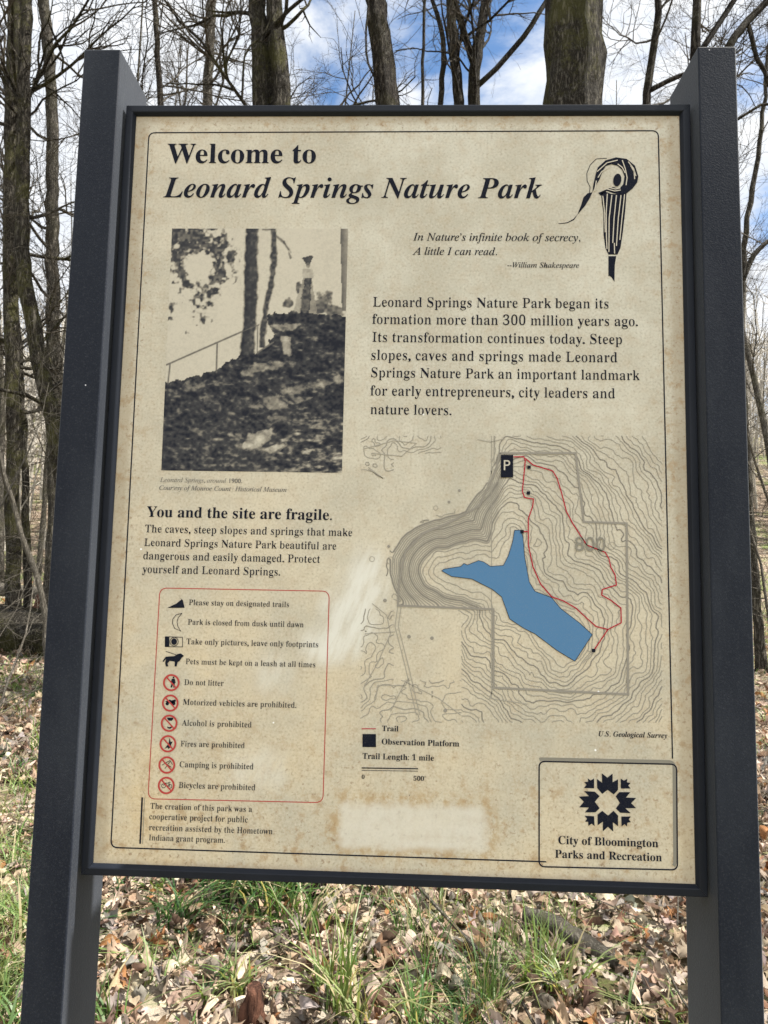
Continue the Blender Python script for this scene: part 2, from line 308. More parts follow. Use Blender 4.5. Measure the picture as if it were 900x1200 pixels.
def paint_picture(nx,ny):
    u,v=np.meshgrid((np.arange(nx)+.5)/nx,(np.arange(ny)+.5)/ny)
    A=1.375; U=u; V=v*A           # square units
    n1=fbm(U*9,V*9,3); n2=fbm(U*30,V*30,11,3); n3=vnoise(U*70,V*70,21); n4=fbm(U*24,V*56,31,4); n6=fbm(U*60,V*60,71,2)
    img=.88+.07*(n1-.5)
    def put(mask,val):
        m=np.clip(mask,0,1); img[:]=img*(1-m)+val*m
    def soft(d,w): return np.clip(.5-d/w,0,1)
    jx=(n2-.5)*.02
    # foliage
    fol=np.zeros_like(img)
    for cx,cy,rx,ry,w in [(.12,.05,.17,.08,1.1),(.05,.16,.07,.11,1.),(.27,.10,.08,.09,.95),(.335,.16,.065,.07,.8),(.13,.29,.10,.06,.85),(.21,.35,.09,.07,.8),(.27,.28,.04,.06,.75),(.19,.46,.07,.05,.62),(.01,.44,.03,.07,.55),(.07,.25,.05,.05,.9),(.02,.02,.1,.1,1.2),(.36,.24,.03,.05,.5),(.12,.55,.02,.015,.6),(.04,.36,.05,.05,.45)]:
        fol=np.maximum(fol,w*np.clip(1.25-np.hypot((u-cx)/rx,(v-cy*.8)/(ry*.85)),0,1))
    rg=np.hypot(u-.165,(v-.165)*1.25); fol=np.maximum(fol,np.clip(1.15-np.abs(rg-.125+.09*(n1-.5)+.05*(n2-.5))/(.045+.05*n1),0,1)*np.where(v>.24,.62,.95)*np.where(u<.02,.9,1))
    hole=np.clip(1.3-np.hypot((u-.165)/.075,(v-.17)/.065),0,1)
    fol=fol-hole*.9
    n7=fbm(U*48,V*48,91,2); put((fol>.10)*np.clip((fol-.37-.75*(n2-.50)-1.35*(n7-.5))*2.6,0,1),.2+.22*n3)
    # background shrubs
    for cx,cy,rx,ry in [(.675,.315,.032,.03),(.88,.30,.055,.05),(.93,.345,.06,.035),(.84,.33,.05,.04),(.73,.25,.02,.03)]:
        q=np.clip(1.4-np.hypot((u-cx)/rx,(v-cy)/ry),0,1); put(np.clip((q-.45-1.1*(n2-.45))*4,0,1),.3+.2*n3)
    # right trunk
    xr=.955+.02*v/.34
    put(((u>xr)&(v<.345))*1.,.42+.25*np.clip((u-xr)/.045,0,1)-.1*n2)
    # trunks
    c=.462-.004*np.sin(v*14)-.025*np.clip(v-.3,0,1); put(soft(np.abs(u-c+jx)-.036,.012)*(v<.535),.2+.13*n3+.05*(u-c)/.03)
    c2=.577+.008*np.sin(v*12)-.09*np.clip(v-.17,0,1)-.06*np.clip(v-.3,0,1); put(soft(np.abs(u-c2+jx)-.016,.01)*(v<.5),.24+.14*n3)
    for a,b in [((.59,.03),(.64,.06)),((.64,.06),(.665,.09)),((.665,.09),(.68,.125)),((.52,.005),(.56,.005)),((.64,.06),(.68,.1))]:
        put(soft(segd(u,v,a,b)-.004-.012*(n2-.5),.006)*.8,.35)
    # figure
    put(soft(np.hypot((u-.775)/.034,(v-.168)/.030)-1,.3)*.6,.86)
    put(inpoly(u+jx,v,[(.75,.17),(.80,.17),(.815,.20),(.80,.215),(.755,.212)])*.8,.68+.3*(n6-.5))
    put(inpoly(u+jx*.6,v,[(.755,.208),(.80,.208),(.825,.30),(.835,.362),(.705,.362),(.725,.29)])*1.,.58+.2*(n2-.5))
    put(inpoly(u+jx*.6,v,[(.765,.208),(.80,.208),(.80,.30),(.79,.362),(.745,.362),(.752,.27)])*.9,.30+.3*(n6-.5))
    put(inpoly(u+jx*.6,v,[(.70,.362),(.72,.30),(.735,.25),(.748,.25),(.74,.362)])*.7,.72)
    put(inpoly(u+jx*.4,v,[(.745,.125),(.80,.113),(.808,.12),(.80,.135),(.787,.155),(.772,.157)])*1.,.3)
    put(soft(np.hypot((u-.78)/.012,(v-.155)/.012)-1,.4)*.7,.45)
    # hill
    top=[(-.01,.652),(.1,.633),(.3,.588),(.42,.525),(.5,.515),(.575,.48),(.60,.44),(.565,.40),(.555,.375),(.60,.357),(.7,.352),(.86,.362),(.93,.362),(1.01,.365),(1.01,1.01),(-.01,1.01)]
    hill=inpoly(u+jx*1.2,v+jx*1.3,top)
    n5=fbm((U*.85+V*.5)*14,(V*.85-U*.5)*44,51,4); tone=.205+.34*np.clip(n4-.5,-.2,1)+.40*np.clip(n5-.5,-.2,1)+.24*(n6-.5)+.10*(n3-.5)+.12*np.clip(v-.55,0,1)
    for poly,val in [([(.42,.6),(.5,.565),(.58,.55),(.66,.56),(.63,.585),(.5,.60),(.43,.62)],.55),
        ([(.57,.405),(.70,.395),(.75,.40),(.73,.425),(.64,.432)],.62),([(.64,.45),(.69,.45),(.70,.53),(.66,.53)],.7),
        ([(.64,.675),(.85,.625),(1.,.605),(1,.635),(.9,.65),(.75,.68),(.66,.69)],.55),
        ([(.48,.74),(.56,.70),(.7,.69),(.84,.70),(.74,.73),(.58,.76)],.50),([(.5,.80),(.66,.77),(.7,.78),(.6,.81)],.45),
        ([(.44,.90),(.48,.845),(.56,.835),(.62,.825),(.59,.865),(.53,.905),(.46,.915)],.80),
        ([(.55,.905),(.62,.90),(.69,.885),(.66,.915),(.60,.925)],.76),([(.36,.855),(.43,.84),(.44,.852),(.38,.862)],.6),
        ([(.08,.67),(.13,.64),(.24,.635),(.22,.66),(.12,.685)],.5),([(.13,.835),(.2,.822),(.2,.832)],.5)]:
        m=sum(inpoly(u+jx*1.2+ox,v+(n2-.5)*.02+oy,poly)*1. for ox,oy in ((0,0),(.006,0),(-.006,0),(0,.004),(0,-.004)))/5; tone=tone*(1-m)+m*(tone*.25+.80*val+.35*(n2-.5)+.2*(n6-.5)-np.clip(.46-n5,0,1)*.9)
    low=np.clip((v-.72)/.2,0,1)*np.clip((u-.6)/.2,0,1)
    tone=tone+low*np.clip(n4-.5,0,1)*1.3+np.clip(n4-.62,0,1)*.6
    put(hill*1.,np.clip(tone,.1,.9))
    # railing
    for a,b,w in [((.005,.572),(.415,.435),.0035),((.415,.435),(.515,.404),.0025),((.025,.57),(.018,.65),.004),((.285,.485),(.287,.60),.0045),((.508,.41),(.51,.52),.003),((.51,.52),(.60,.475),.004)]:
        put(soft(segd(u,v,a,b)-w,.004),.40)
    img+= (n3-.5)*.06; img=(img+np.roll(img,1,0)*.35+np.roll(img,1,1)*.35)/1.7 if False else img
    return np.clip(img,0,1)

# ------------------------------------------------------------------ ground
xs=np.unique(np.concatenate([np.linspace(-140,-12,40),np.linspace(-12,12,97),np.linspace(12,140,40)])); ys=np.unique(np.concatenate([np.linspace(-120,-4,30),np.linspace(-4,20,97),np.linspace(20,160,60)]))
GXX,GYY=np.meshgrid(xs,ys); GZ=ground_z(GXX,GYY)+.012*(fbm(GXX*2.3+50,GYY*2.3+50,4,3)-.5)*2
ii=np.arange(GXX.size).reshape(GXX.shape); GF=np.stack([ii[:-1,:-1],ii[:-1,1:],ii[1:,1:],ii[1:,:-1]],-1).reshape(-1,4)
gr=mesh_obj('forest_floor',np.stack([GXX.ravel(),GYY.ravel(),GZ.ravel()],1).tolist(),GF.tolist(),'leafy_ground',smooth=True); tag(gr,'leaf covered woodland floor rising to a wooded slope','ground',kind='structure')
# ------------------------------------------------------------------ trees
def gz(x,y): return float(ground_z(x,y))
def place_tree(name,label,cat,stems,mat,nl=18,h0=.3,seed=1,dens=1.,Lmul=1.,extra=None,group=None,bias=None,twmat='twig',rough=.09,sides=14,maxlev=4):
    """stems: list of (list of points, list of radii); first point of stem 0 is its foot"""
    R=np.random.default_rng(seed); f=stems[0][0][0]; base=(f[0],f[1],gz(f[0],f[1])-.05)
    root=empty(name,base); tag(root,label,cat,group); tb=Tubes(); tw=Tubes(); o=np.array(base)
    for k,(P,rd) in enumerate(stems):
        P=np.asarray(P,float)-o; n=max(10,int(np.linalg.norm(np.diff(P,axis=0),axis=1).sum()/.22)); Q=resample(P,n)
        d=np.r_[0,np.cumsum(np.linalg.norm(np.diff(P,axis=0),axis=1))]; rr=np.interp(np.linspace(0,d[-1],n),d,rd)
        Q[1:-1]+=R.normal(0,.006+.05*np.mean(rd),(n-2,3))*np.array([1,1,.2])
        if k==0 or P[0][2]<.3: rr=rr*(1+.45*np.exp(-np.linspace(0,d[-1],n)/.35))
        tb.add(Q,rr,sides if max(rd)>.05 else 8,rough if max(rd)>.05 else .05,seed+k,cap=True)
        if nl>0:
            trunk_limbs(tb,tw,Q,rr,max(2,int(nl*(1. if k==0 else .5))),h0,R,Lmul,dens,maxlev,bias)
    tb.build('trunk',mat,root)
    if tw.n: tw.build('crown',twmat,root)
    return root
def foot(x,y): return (x,y,gz(x,y)-.05)
def up(P,h,r): return P
TREES=json.loads('''{"A":[[-5.34,8.0,1.13],[-5.51,8.0,3.39],[-5.76,8.0,5.89],[-5.83,8.0,7.84],[-5.87,8.0,9.87]],"A2":[[-5.3,8.3,1.13],[-5.46,8.3,2.71],[-5.71,8.3,4.73],[-5.95,8.3,6.03]],"B":[[-3.97,7.0,1.5],[-4.33,7.0,3.0],[-4.61,7.0,3.95],[-4.86,7.0,4.89],[-4.98,7.0,5.63],[-5.06,7.0,7.14],[-5.15,7.0,8.94]],"C":[[-5.85,10.0,1.79],[-5.99,10.0,3.54],[-6.25,10.0,6.87],[-6.44,10.0,9.74],[-6.57,10.0,10.73],[-6.76,10.0,11.73]],"C2":[[-3.79,6.0,1.01],[-4.02,6.0,1.57],[-4.24,6.0,2.12],[-4.54,6.0,2.96]],"D":[[-3.92,9.0,6.39],[-4.08,9.0,8.96],[-4.17,9.0,9.88],[-4.27,9.0,10.78]],"E":[[-4.53,13.0,8.36],[-4.63,13.0,11.94],[-4.63,13.0,13.22],[-4.63,13.0,14.49]],"F1":[[-1.92,7.5,5.66],[-2.04,7.5,7.83],[-2.12,7.5,8.61],[-2.17,7.5,9.38]],"F2":[[-1.8,7.5,5.66],[-1.78,7.5,7.83],[-1.87,7.5,8.61],[-1.95,7.5,9.38]],"G":[[-0.14,7.0,5.43],[-0.29,7.0,7.46],[-0.38,7.0,8.19],[-0.52,7.0,8.91]],"H1":[[0.87,9.0,6.42],[0.76,9.0,8.95],[0.69,9.0,9.85],[0.58,9.0,10.75]],"H2":[[1.02,9.0,6.42],[0.97,9.0,8.95],[0.99,9.0,9.63],[1.07,9.0,10.15],[1.19,9.0,10.74]],"H3":[[0.99,9.0,9.63],[0.88,9.0,9.93],[0.77,9.0,10.37],[0.68,9.0,10.75]],"H4":[[1.0,9.0,9.21],[1.32,9.0,9.53],[1.64,9.0,9.89],[2.14,9.0,10.63]],"H5":[[0.46,9.0,6.42],[0.46,9.0,8.95],[0.51,9.0,9.86],[0.51,9.0,10.27],[0.28,9.0,10.75]],"pole":[[0.16,6.5,4.15],[0.13,6.5,7.08],[0.13,6.5,8.44]],"I":[[1.64,5.5,4.7],[1.66,5.5,6.34],[1.69,5.5,7.5]],"J":[[2.89,7.0,5.44],[2.97,7.0,7.45],[3.01,7.0,7.82],[3.11,7.0,8.29],[3.15,7.0,8.88]],"J2":[[2.98,7.0,7.61],[3.23,7.0,7.75],[3.44,7.0,7.87],[3.76,7.0,7.89]],"K":[[3.07,6.0,4.95],[3.14,6.0,6.71],[3.16,6.0,7.33],[3.19,6.0,7.95]],"K2":[[3.16,6.0,7.23],[3.36,6.0,7.56],[3.62,6.0,7.95]],"K3":[[3.14,6.0,6.42],[3.34,6.0,6.98],[3.49,6.0,7.33],[3.71,6.0,7.66],[4.03,6.0,8.0]],"K4":[[3.76,6.0,7.64],[3.81,6.0,7.33],[3.93,6.0,7.03],[4.08,6.0,6.72]],"L":[[4.73,8.0,1.35],[4.7,8.0,3.3],[4.67,8.0,4.73],[4.72,8.0,5.58],[4.81,8.0,6.57],[4.99,8.0,7.32],[5.12,8.0,8.48]],"L2":[[4.72,8.0,5.58],[4.87,8.0,5.95],[5.11,8.0,6.2]],"log":[[-7.23,9.5,0.36],[-4.33,9.5,0.18]],"log2":[[-8.33,11.0,1.03],[-6.78,11.0,1.16]],"root":[[-6.06,10.0,1.43]],"stick1":[[0.58,1.7,0.22],[0.66,1.7,0.16],[0.74,1.7,0.08],[0.79,1.7,0.02]],"rot":[[-0.45,1.15,0.09]],"stalk":[[0.29,1.3,0.38],[0.39,1.3,0.22],[0.46,1.3,0.01]],"stump":[[-0.38,2.0,-0.05]]}''')
def ln(k,rev=False): return [tuple(p) for p in TREES[k]]
A=ln('A'); A2=ln('A2'); 
place_tree('tall_tree','mossy double stemmed tree left of the sign, leftmost of the big trunks','tree',[([foot(-5.3,8)]+A[1:]+[(-6.0,8.1,13.5),(-6.2,8.2,18)],[.10,.095,.105,.125,.13,.09,.03]),([foot(-5.22,8.25)]+A2[1:]+[(-6.2,8.4,8.2),(-6.5,8.6,12)],[.055,.05,.05,.055,.05,.03])],'mossy_bark',22,.18,11,1.1,twmat='twig')
B=ln('B'); place_tree('leaning_tree','leaning mossy tree bending up leftward behind the left sign post','tree',[([foot(-3.75,7)]+B+[(-5.3,7.1,12),(-5.4,7.2,15)],[.13,.115,.10,.095,.09,.085,.08,.07,.05,.02])],'mossy_bark',16,.2,12,1.)
Cc=ln('C'); place_tree('straight_tree','straight slim lichen spotted tree just left of the left post top','tree',[([foot(-5.85,10)]+Cc+[(-7.0,10,15.5),(-7.1,10,19)],[.15,.14,.125,.105,.098,.095,.09,.06,.02])],'grey_bark',24,.2,13,1.1)
C2=ln('C2'); place_tree('leaning_sapling','thin pale bare sapling leaning left beside the foot of the left post','sapling',[([foot(-3.7,6)]+C2+[(-4.9,6.0,4.2),(-5.2,6,5.2)],[.035,.032,.03,.026,.022,.015,.008])],'pale_twig',9,.25,14,.9,twmat='pale_twig',maxlev=3)
D=ln('D'); place_tree('thin_tree','thin dark tree rising above the left end of the sign','tree',[([foot(-3.8,9)]+D+[(-4.5,9,14),(-4.6,9,17)],[.09,.07,.05,.045,.042,.03,.012])],'dark_bark',20,.3,15,1.,rough=.05)
E=ln('E'); place_tree('slim_tree','slim pale mottled tree above the words of the sign heading','tree',[([foot(-4.5,13)]+E+[(-4.6,13,18),(-4.5,13,21)],[.15,.12,.105,.10,.095,.06,.02])],'grey_bark',22,.35,16,1.)
F1=ln('F1'); F2=ln('F2'); place_tree('twin_trunk_tree','thick dark tree with two fused trunks above the sign heading','tree',[([foot(-1.75,7.5)]+F1+[(-2.3,7.5,13),(-2.5,7.6,17)],[.19,.15,.128,.115,.11,.07,.02]),([foot(-1.72,7.55)]+F2+[(-2.1,7.4,12),(-2.2,7.2,15)],[.16,.13,.118,.112,.10,.06,.02])],'mossy_bark',16,.35,17,.9,rough=.13,sides=18)
G_t=ln('G'); place_tree('knobbly_tree','knobbly bare trunk with a hanging dead vine, left of the forked tree','tree',[([foot(.05,7)]+G_t+[(-.75,7,12),(-.8,7,16)],[.19,.15,.135,.118,.12,.08,.02]),([(-.52,6.85,9.1),(-.60,6.83,8.5),(-.59,6.83,8.0),(-.55,6.84,7.8),(-.40,6.88,7.55)],[.012,.013,.014,.013,.012])],'dark_bark',14,.62,18,.8,rough=.15,sides=18)
H1,H2,H3,H4,H5=[ln('H%d'%k) for k in range(1,6)]
place_tree('forked_tree','forked tree of several spreading stems above the middle of the sign','tree',[([foot(.95,9)]+H1+[(.4,9,14),(.2,9,17)],[.14,.10,.085,.08,.075,.05,.02]),([foot(1.05,9.05)]+H2+[(1.6,9,13),(1.8,9,16)],[.15,.11,.095,.09,.08,.07,.04,.02]),(H3+[(.2,9,12.5)],[.06,.055,.05,.045,.015]),(H4+[(2.6,9,12),(2.9,9,13.5)],[.05,.045,.045,.04,.025,.01]),([foot(.55,9.1)]+H5+[(-.1,9,12)],[.07,.055,.045,.042,.04,.03,.012])],'dark_bark',14,.4,19,.9,rough=.06)
po=ln('pole'); place_tree('pole_sapling','very straight thin dark sapling between the knobbly and forked trees','sapling',[([foot(.2,6.5)]+po+[(.12,6.5,11)],[.03,.025,.021,.018,.006])],'dark_bark',3,.8,20,.5,rough=.02)
I_=ln('I'); place_tree('massive_tree','widest trunk in view, dark furrowed bark with a mossy side','tree',[([foot(1.6,5.5)]+I_+[(1.75,5.6,12),(1.8,5.7,17)],[.33,.285,.268,.262,.18,.06])],'mossy_bark',14,.55,21,.8,rough=.10,sides=26)
J,J2=ln('J'),ln('J2'); place_tree('crooked_tree','thin crooked tree with side limbs right of the widest trunk','tree',[([foot(2.8,7)]+J+[(3.3,7,12),(3.5,7,15)],[.09,.065,.05,.047,.045,.042,.025,.01]),(J2+[(4.2,7,8.2)],[.035,.032,.03,.028,.012])],'dark_bark',20,.38,22,1.)
K,K2,K3,K4=[ln(q) for q in('K','K2','K3','K4')]; place_tree('branching_tree','dark tree throwing thick diagonal limbs over the right post top','tree',[([foot(2.95,6)]+K+[(3.2,6,11),(3.3,6,14)],[.10,.07,.06,.052,.045,.03,.012]),(K2+[(4.2,6,8.9)],[.035,.032,.03,.015]),(K3+[(4.9,6,8.9),(5.6,6,9.8)],[.05,.047,.045,.042,.038,.03,.015]),(K4+[(4.3,6,6.0)],[.024,.024,.022,.02,.008])],'dark_bark',9,.35,23,.8,bias=(.3,0,.1))
Lt,L2=[[(a-.10,b,c) for a,b,c in ln(q)] for q in('L','L2')]; place_tree('edge_tree','bare tree close beside the outer edge of the right post','tree',[([foot(4.72,8)]+Lt[1:]+[(5.3,8,11),(5.4,8,13)],[.06,.05,.045,.04,.036,.032,.026,.018,.01]),(L2+[(5.5,8,6.3)],[.04,.035,.03,.012])],'grey_bark',9,.3,24,.7)
# pale twiggy saplings (understorey)
def thicket(name,label,cat,x,y,h,n,seed,lean=(0,0),mat='pale_twig',group=None,mats2='pale_twig'):
    R=np.random.default_rng(seed); root=empty(name,(x,y,gz(x,y)-.03)); tag(root,label,cat,group)
    for k in range(n):
        tb=Tubes(); tw=Tubes(); a=R.uniform(0,6.28); d=unit([math.cos(a)*.35+lean[0],math.sin(a)*.35+lean[1],1.])
        hh=h*R.uniform(.6,1.); P=wander((R.normal(0,.05),R.normal(0,.05),0),d,hh,9,.10,.02,R); r0=R.uniform(.010,.020)
        tb.add(P,np.linspace(r0,.003,10),6,cap=False)
        for q in range(int(hh*5)):
            t=R.uniform(.15,1); j=min(int(t*9),8); p=P[j]+(P[j+1]-P[j])*(t*9-j); a=R.uniform(0,6.28)
            branch(tb,tw,p,[math.cos(a),math.sin(a),R.uniform(-.1,.9)],R.uniform(.35,1.2),r0*.45*(1.15-t),2,R,1.2,4)
        tb.build('stem',mat,root); tw.build('crown',mats2,root)
    return root
for i,(x,y,h,n,lean,lab) in enumerate([(-2.85,3.6,3.0,1,(.10,0),'pale twiggy sapling nearest the left post, leaning with bare twigs'),(-3.9,4.6,4.2,2,(.05,0),'tall pale twin stemmed sapling left of the left post'),(-4.9,6.2,5.5,2,(.1,0),'taller pale sapling standing in front of the mossy double tree'),(3.55,5.2,4.6,2,(.05,0),'pale twin stemmed sapling just right of the right post'),(4.9,6.3,5.,2,(0,0),'bare sapling growing by the tree beside the right post')]):
    thicket('twiggy_sapling',lab,'sapling',x,y,h,n,60+i,lean)
# bare understorey and background trees, eight shapes, copied
R=np.random.default_rng(99); protos=[]
def woods_tree(seed,h,r,mat,nl):
    Rr=np.random.default_rng(seed); root=empty('slender_tree',(0,0,0)); P=wander((0,0,0),(Rr.normal(0,.04),Rr.normal(0,.04),1),h,16,.035,.02,Rr); rd=np.linspace(r,.012,17)*1.; tb=Tubes(); tw=Tubes()
    tb.add(P,rd,8,.06,seed,cap=True); trunk_limbs(tb,tw,P,rd,nl,.25,Rr,1.,.95,4); tb.build('trunk',mat,root); tw.build('crown','twig',root); return root
for k in range(8): protos.append(woods_tree(200+k,R.uniform(14,20),R.uniform(.07,.15),['grey_bark','dark_bark','grey_bark'][k%3],17))
spots=[]; tries=0
while len(spots)<54 and tries<9000:
    tries+=1; y=R.uniform(11,46); xr=.66*(y+1.06)+2; x=R.uniform(-xr,xr)
    if y<16 and abs(x+.0*(y))<.46*(y+1): continue
    if x>.40*(y+1) and R.random()<.6: continue
    if any((x-a)**2+(y-b)**2<2.2**2 for a,b in spots): continue
    spots.append((x,y))
bg='bare trees in the woods behind the sign'
for i,(x,y) in enumerate(spots):
    s=protos[i%8]
    if i<8: o=s
    else:
        o=s.copy(); COL.objects.link(o)
        for ch in [c for c in bpy.data.objects if c.parent==s]:
            c=ch.copy(); COL.objects.link(c); c.parent=o
    o.location=(x,y,gz(x,y)-.1); o.rotation_euler=(0,0,R.uniform(0,6.28)); q=R.uniform(.85,1.2); o.scale=(q,q,q)
    tag(o,'slender bare tree standing among many alike in the woods behind the sign','tree',bg)
for (x,y,k,sc_) in ((6.5,2.1,1,.62),(9.5,1.2,4,.75),(4.6,2.9,6,.5)):
    s=protos[k]; o=s.copy(); COL.objects.link(o)
    for ch in [c for c in bpy.data.objects if c.parent==s]:
        c=ch.copy(); COL.objects.link(c); c.parent=o
    o.location=(x,y,gz(x,y)-.1); o.rotation_euler=(0,0,x*3); o.scale=(sc_,)*3; tag(o,'bare tree beyond the right of the picture that throws dappled shade','tree','shade trees on the right')
# far woods on the rising slope: one grey mass nobody could count
tb=Tubes(); R=np.random.default_rng(5)
for k in range(1500):
    y=40+R.uniform(0,1)**1.3*58; xr=.75*(y+1)+6; x=R.uniform(-xr,xr); z=gz(x,y); h=R.uniform(9,17); r=R.uniform(.05,.14)
    P=wander((x,y,z-.3),(R.normal(0,.05),R.normal(0,.05),1),h,4,.04,.03,R); tb.add(P,np.linspace(r,.03,5),4,cap=False)
    for q in range(10):
        t=R.uniform(.25,1); j=min(int(t*4),3); p=P[j]+(P[j+1]-P[j])*(t*4-j); a=R.uniform(0,6.28); l=R.uniform(1.2,3.8)*(1.3-t*.6)
        Q=wander(p,(math.cos(a),math.sin(a),R.uniform(.4,1.4)),l,3,.15,.03,R); tb.add(Q,np.linspace(.04,.012,4),3,cap=False)
        if q%2: tb.add(wander(Q[1],(math.cos(a+1.3),math.sin(a+1.3),.7),l*.6,2,.2,.02,R),np.linspace(.025,.012,3),3,cap=False)
o=tb.build('far_woods','far_wood_grey'); tag(o,'grey bare woodland covering the far slope','woods',kind='stuff')
# low brush
R=np.random.default_rng(8); tb=Tubes()
for k in range(300):
    y=R.uniform(14,36); x=R.uniform(-.7,.7)*(y+1)
    if R.random()<.0: continue
    for q in range(4):
        a=R.uniform(0,6.28); tb.add(wander((x,y,gz(x,y)-.02),(math.cos(a)*.5,math.sin(a)*.5,1),R.uniform(.5,2.2),4,.12,.01,R),np.linspace(.009,.004,5),3,cap=False)
o=tb.build('low_brush','pale_twig'); tag(o,'pale tangled low brush through the woods','brush',kind='stuff')
# ------------------------------------------------------------------ fallen wood
def log_thing(name,label,cat,P,rd,mat,seed,sides=16,rough=.12,n=18):
    P=np.asarray(P,float); base=P[0].copy(); root=tag(None or empty(name,tuple(base)),label,cat)
    bpy.data.objects.remove(root); tb=Tubes(); tb.add(resample(P-base,n),np.interp(np.linspace(0,1,n),np.linspace(0,1,len(rd)),rd),sides,rough,seed); o=tb.build(name,mat,loc=tuple(base)); return tag(o,label,cat)
log_thing('fallen_log','thick mossy fallen log on the ground left of the sign','log',[(-7.4,7.8,gz(-7.4,7.8)+.2),(-5.4,7.55,gz(-5.4,7.55)+.24),(-3.4,7.3,gz(-3.4,7.3)+.2)],[.30,.31,.27],'mossy_bark',3)
log_thing('bare_log','thinner bare fallen log behind the mossy log','log',[(-9.0,11.4,gz(-9,11.4)+.30),(-7.6,11.2,gz(-7.6,11.2)+.34),(-6.2,11.,gz(-6.2,11)+.28)],[.12,.12,.10],'pale_twig',4)
log_thing('fallen_limb','dark fallen limb lying just in front of the mossy log','log',[(-7.,8.6,gz(-7,8.6)+.42),(-5.6,8.7,gz(-5.6,8.7)+.36),(-4.,8.5,gz(-4,8.5)+.1)],[.05,.06,.04],'dark_bark',5)
log_thing('root_mass','dark torn root mass standing behind the left post','uprooted stump',[(-6.0,10.6,gz(-6,10.6)-.1),(-5.95,10.6,gz(-6,10.6)+.35),(-5.9,10.6,gz(-6,10.6)+.75)],[.42,.34,.1],'rotten_red_wood',6,14,.35)
log_thing('curved_branch','thick pale curved dead branch on the leaves under the sign','branch',[(.52,1.78,.10),(.62,1.72,.10),(.72,1.66,.06),(.84,1.56,.035)],[.026,.030,.032,.022],'pale_twig',7,10,.15)
log_thing('dead_branch','long thin pale dead branch sloping down towards the right post','branch',[(.05,1.95,.16),(.25,1.62,.10),(.40,1.36,.08),(.46,1.18,.03)],[.007,.008,.008,.006],'pale_twig',8,6,.05)
log_thing('mossy_stump','low dark rotten stump in the grass beneath the sign','stump',[(-.40,2.05,-.05),(-.38,2.04,.10),(-.36,2.03,.22)],[.10,.085,.045],'dark_bark',9,12,.3)
log_thing('rotten_wood','upright splinter of rotten red brown wood in the leaves','rotten wood',[(-.44,1.18,-.03),(-.445,1.17,.06),(-.44,1.165,.145)],[.042,.038,.026],'rotten_red_wood',10,9,.3,10)
R=np.random.default_rng(31)
for k in range(16):
    x=R.uniform(-1.1,1.2); y=R.uniform(1.1,2.6); a=R.uniform(0,3.14); l=R.uniform(.12,.3); P=wander((x,y,gz(x,y)+.05),(math.cos(a),math.sin(a),R.normal(0,.12)),l,5,.12,0,R)
    tb=Tubes(); r=R.uniform(.002,.0055); tb.add(P-P[0],np.linspace(r,r*.5,6),5); o=tb.build('dead_stick','pale_twig',loc=tuple(P[0])); tag(o,'short thin dead stick lying in the dry leaves beneath the sign','stick','dead sticks in the leaf litter')

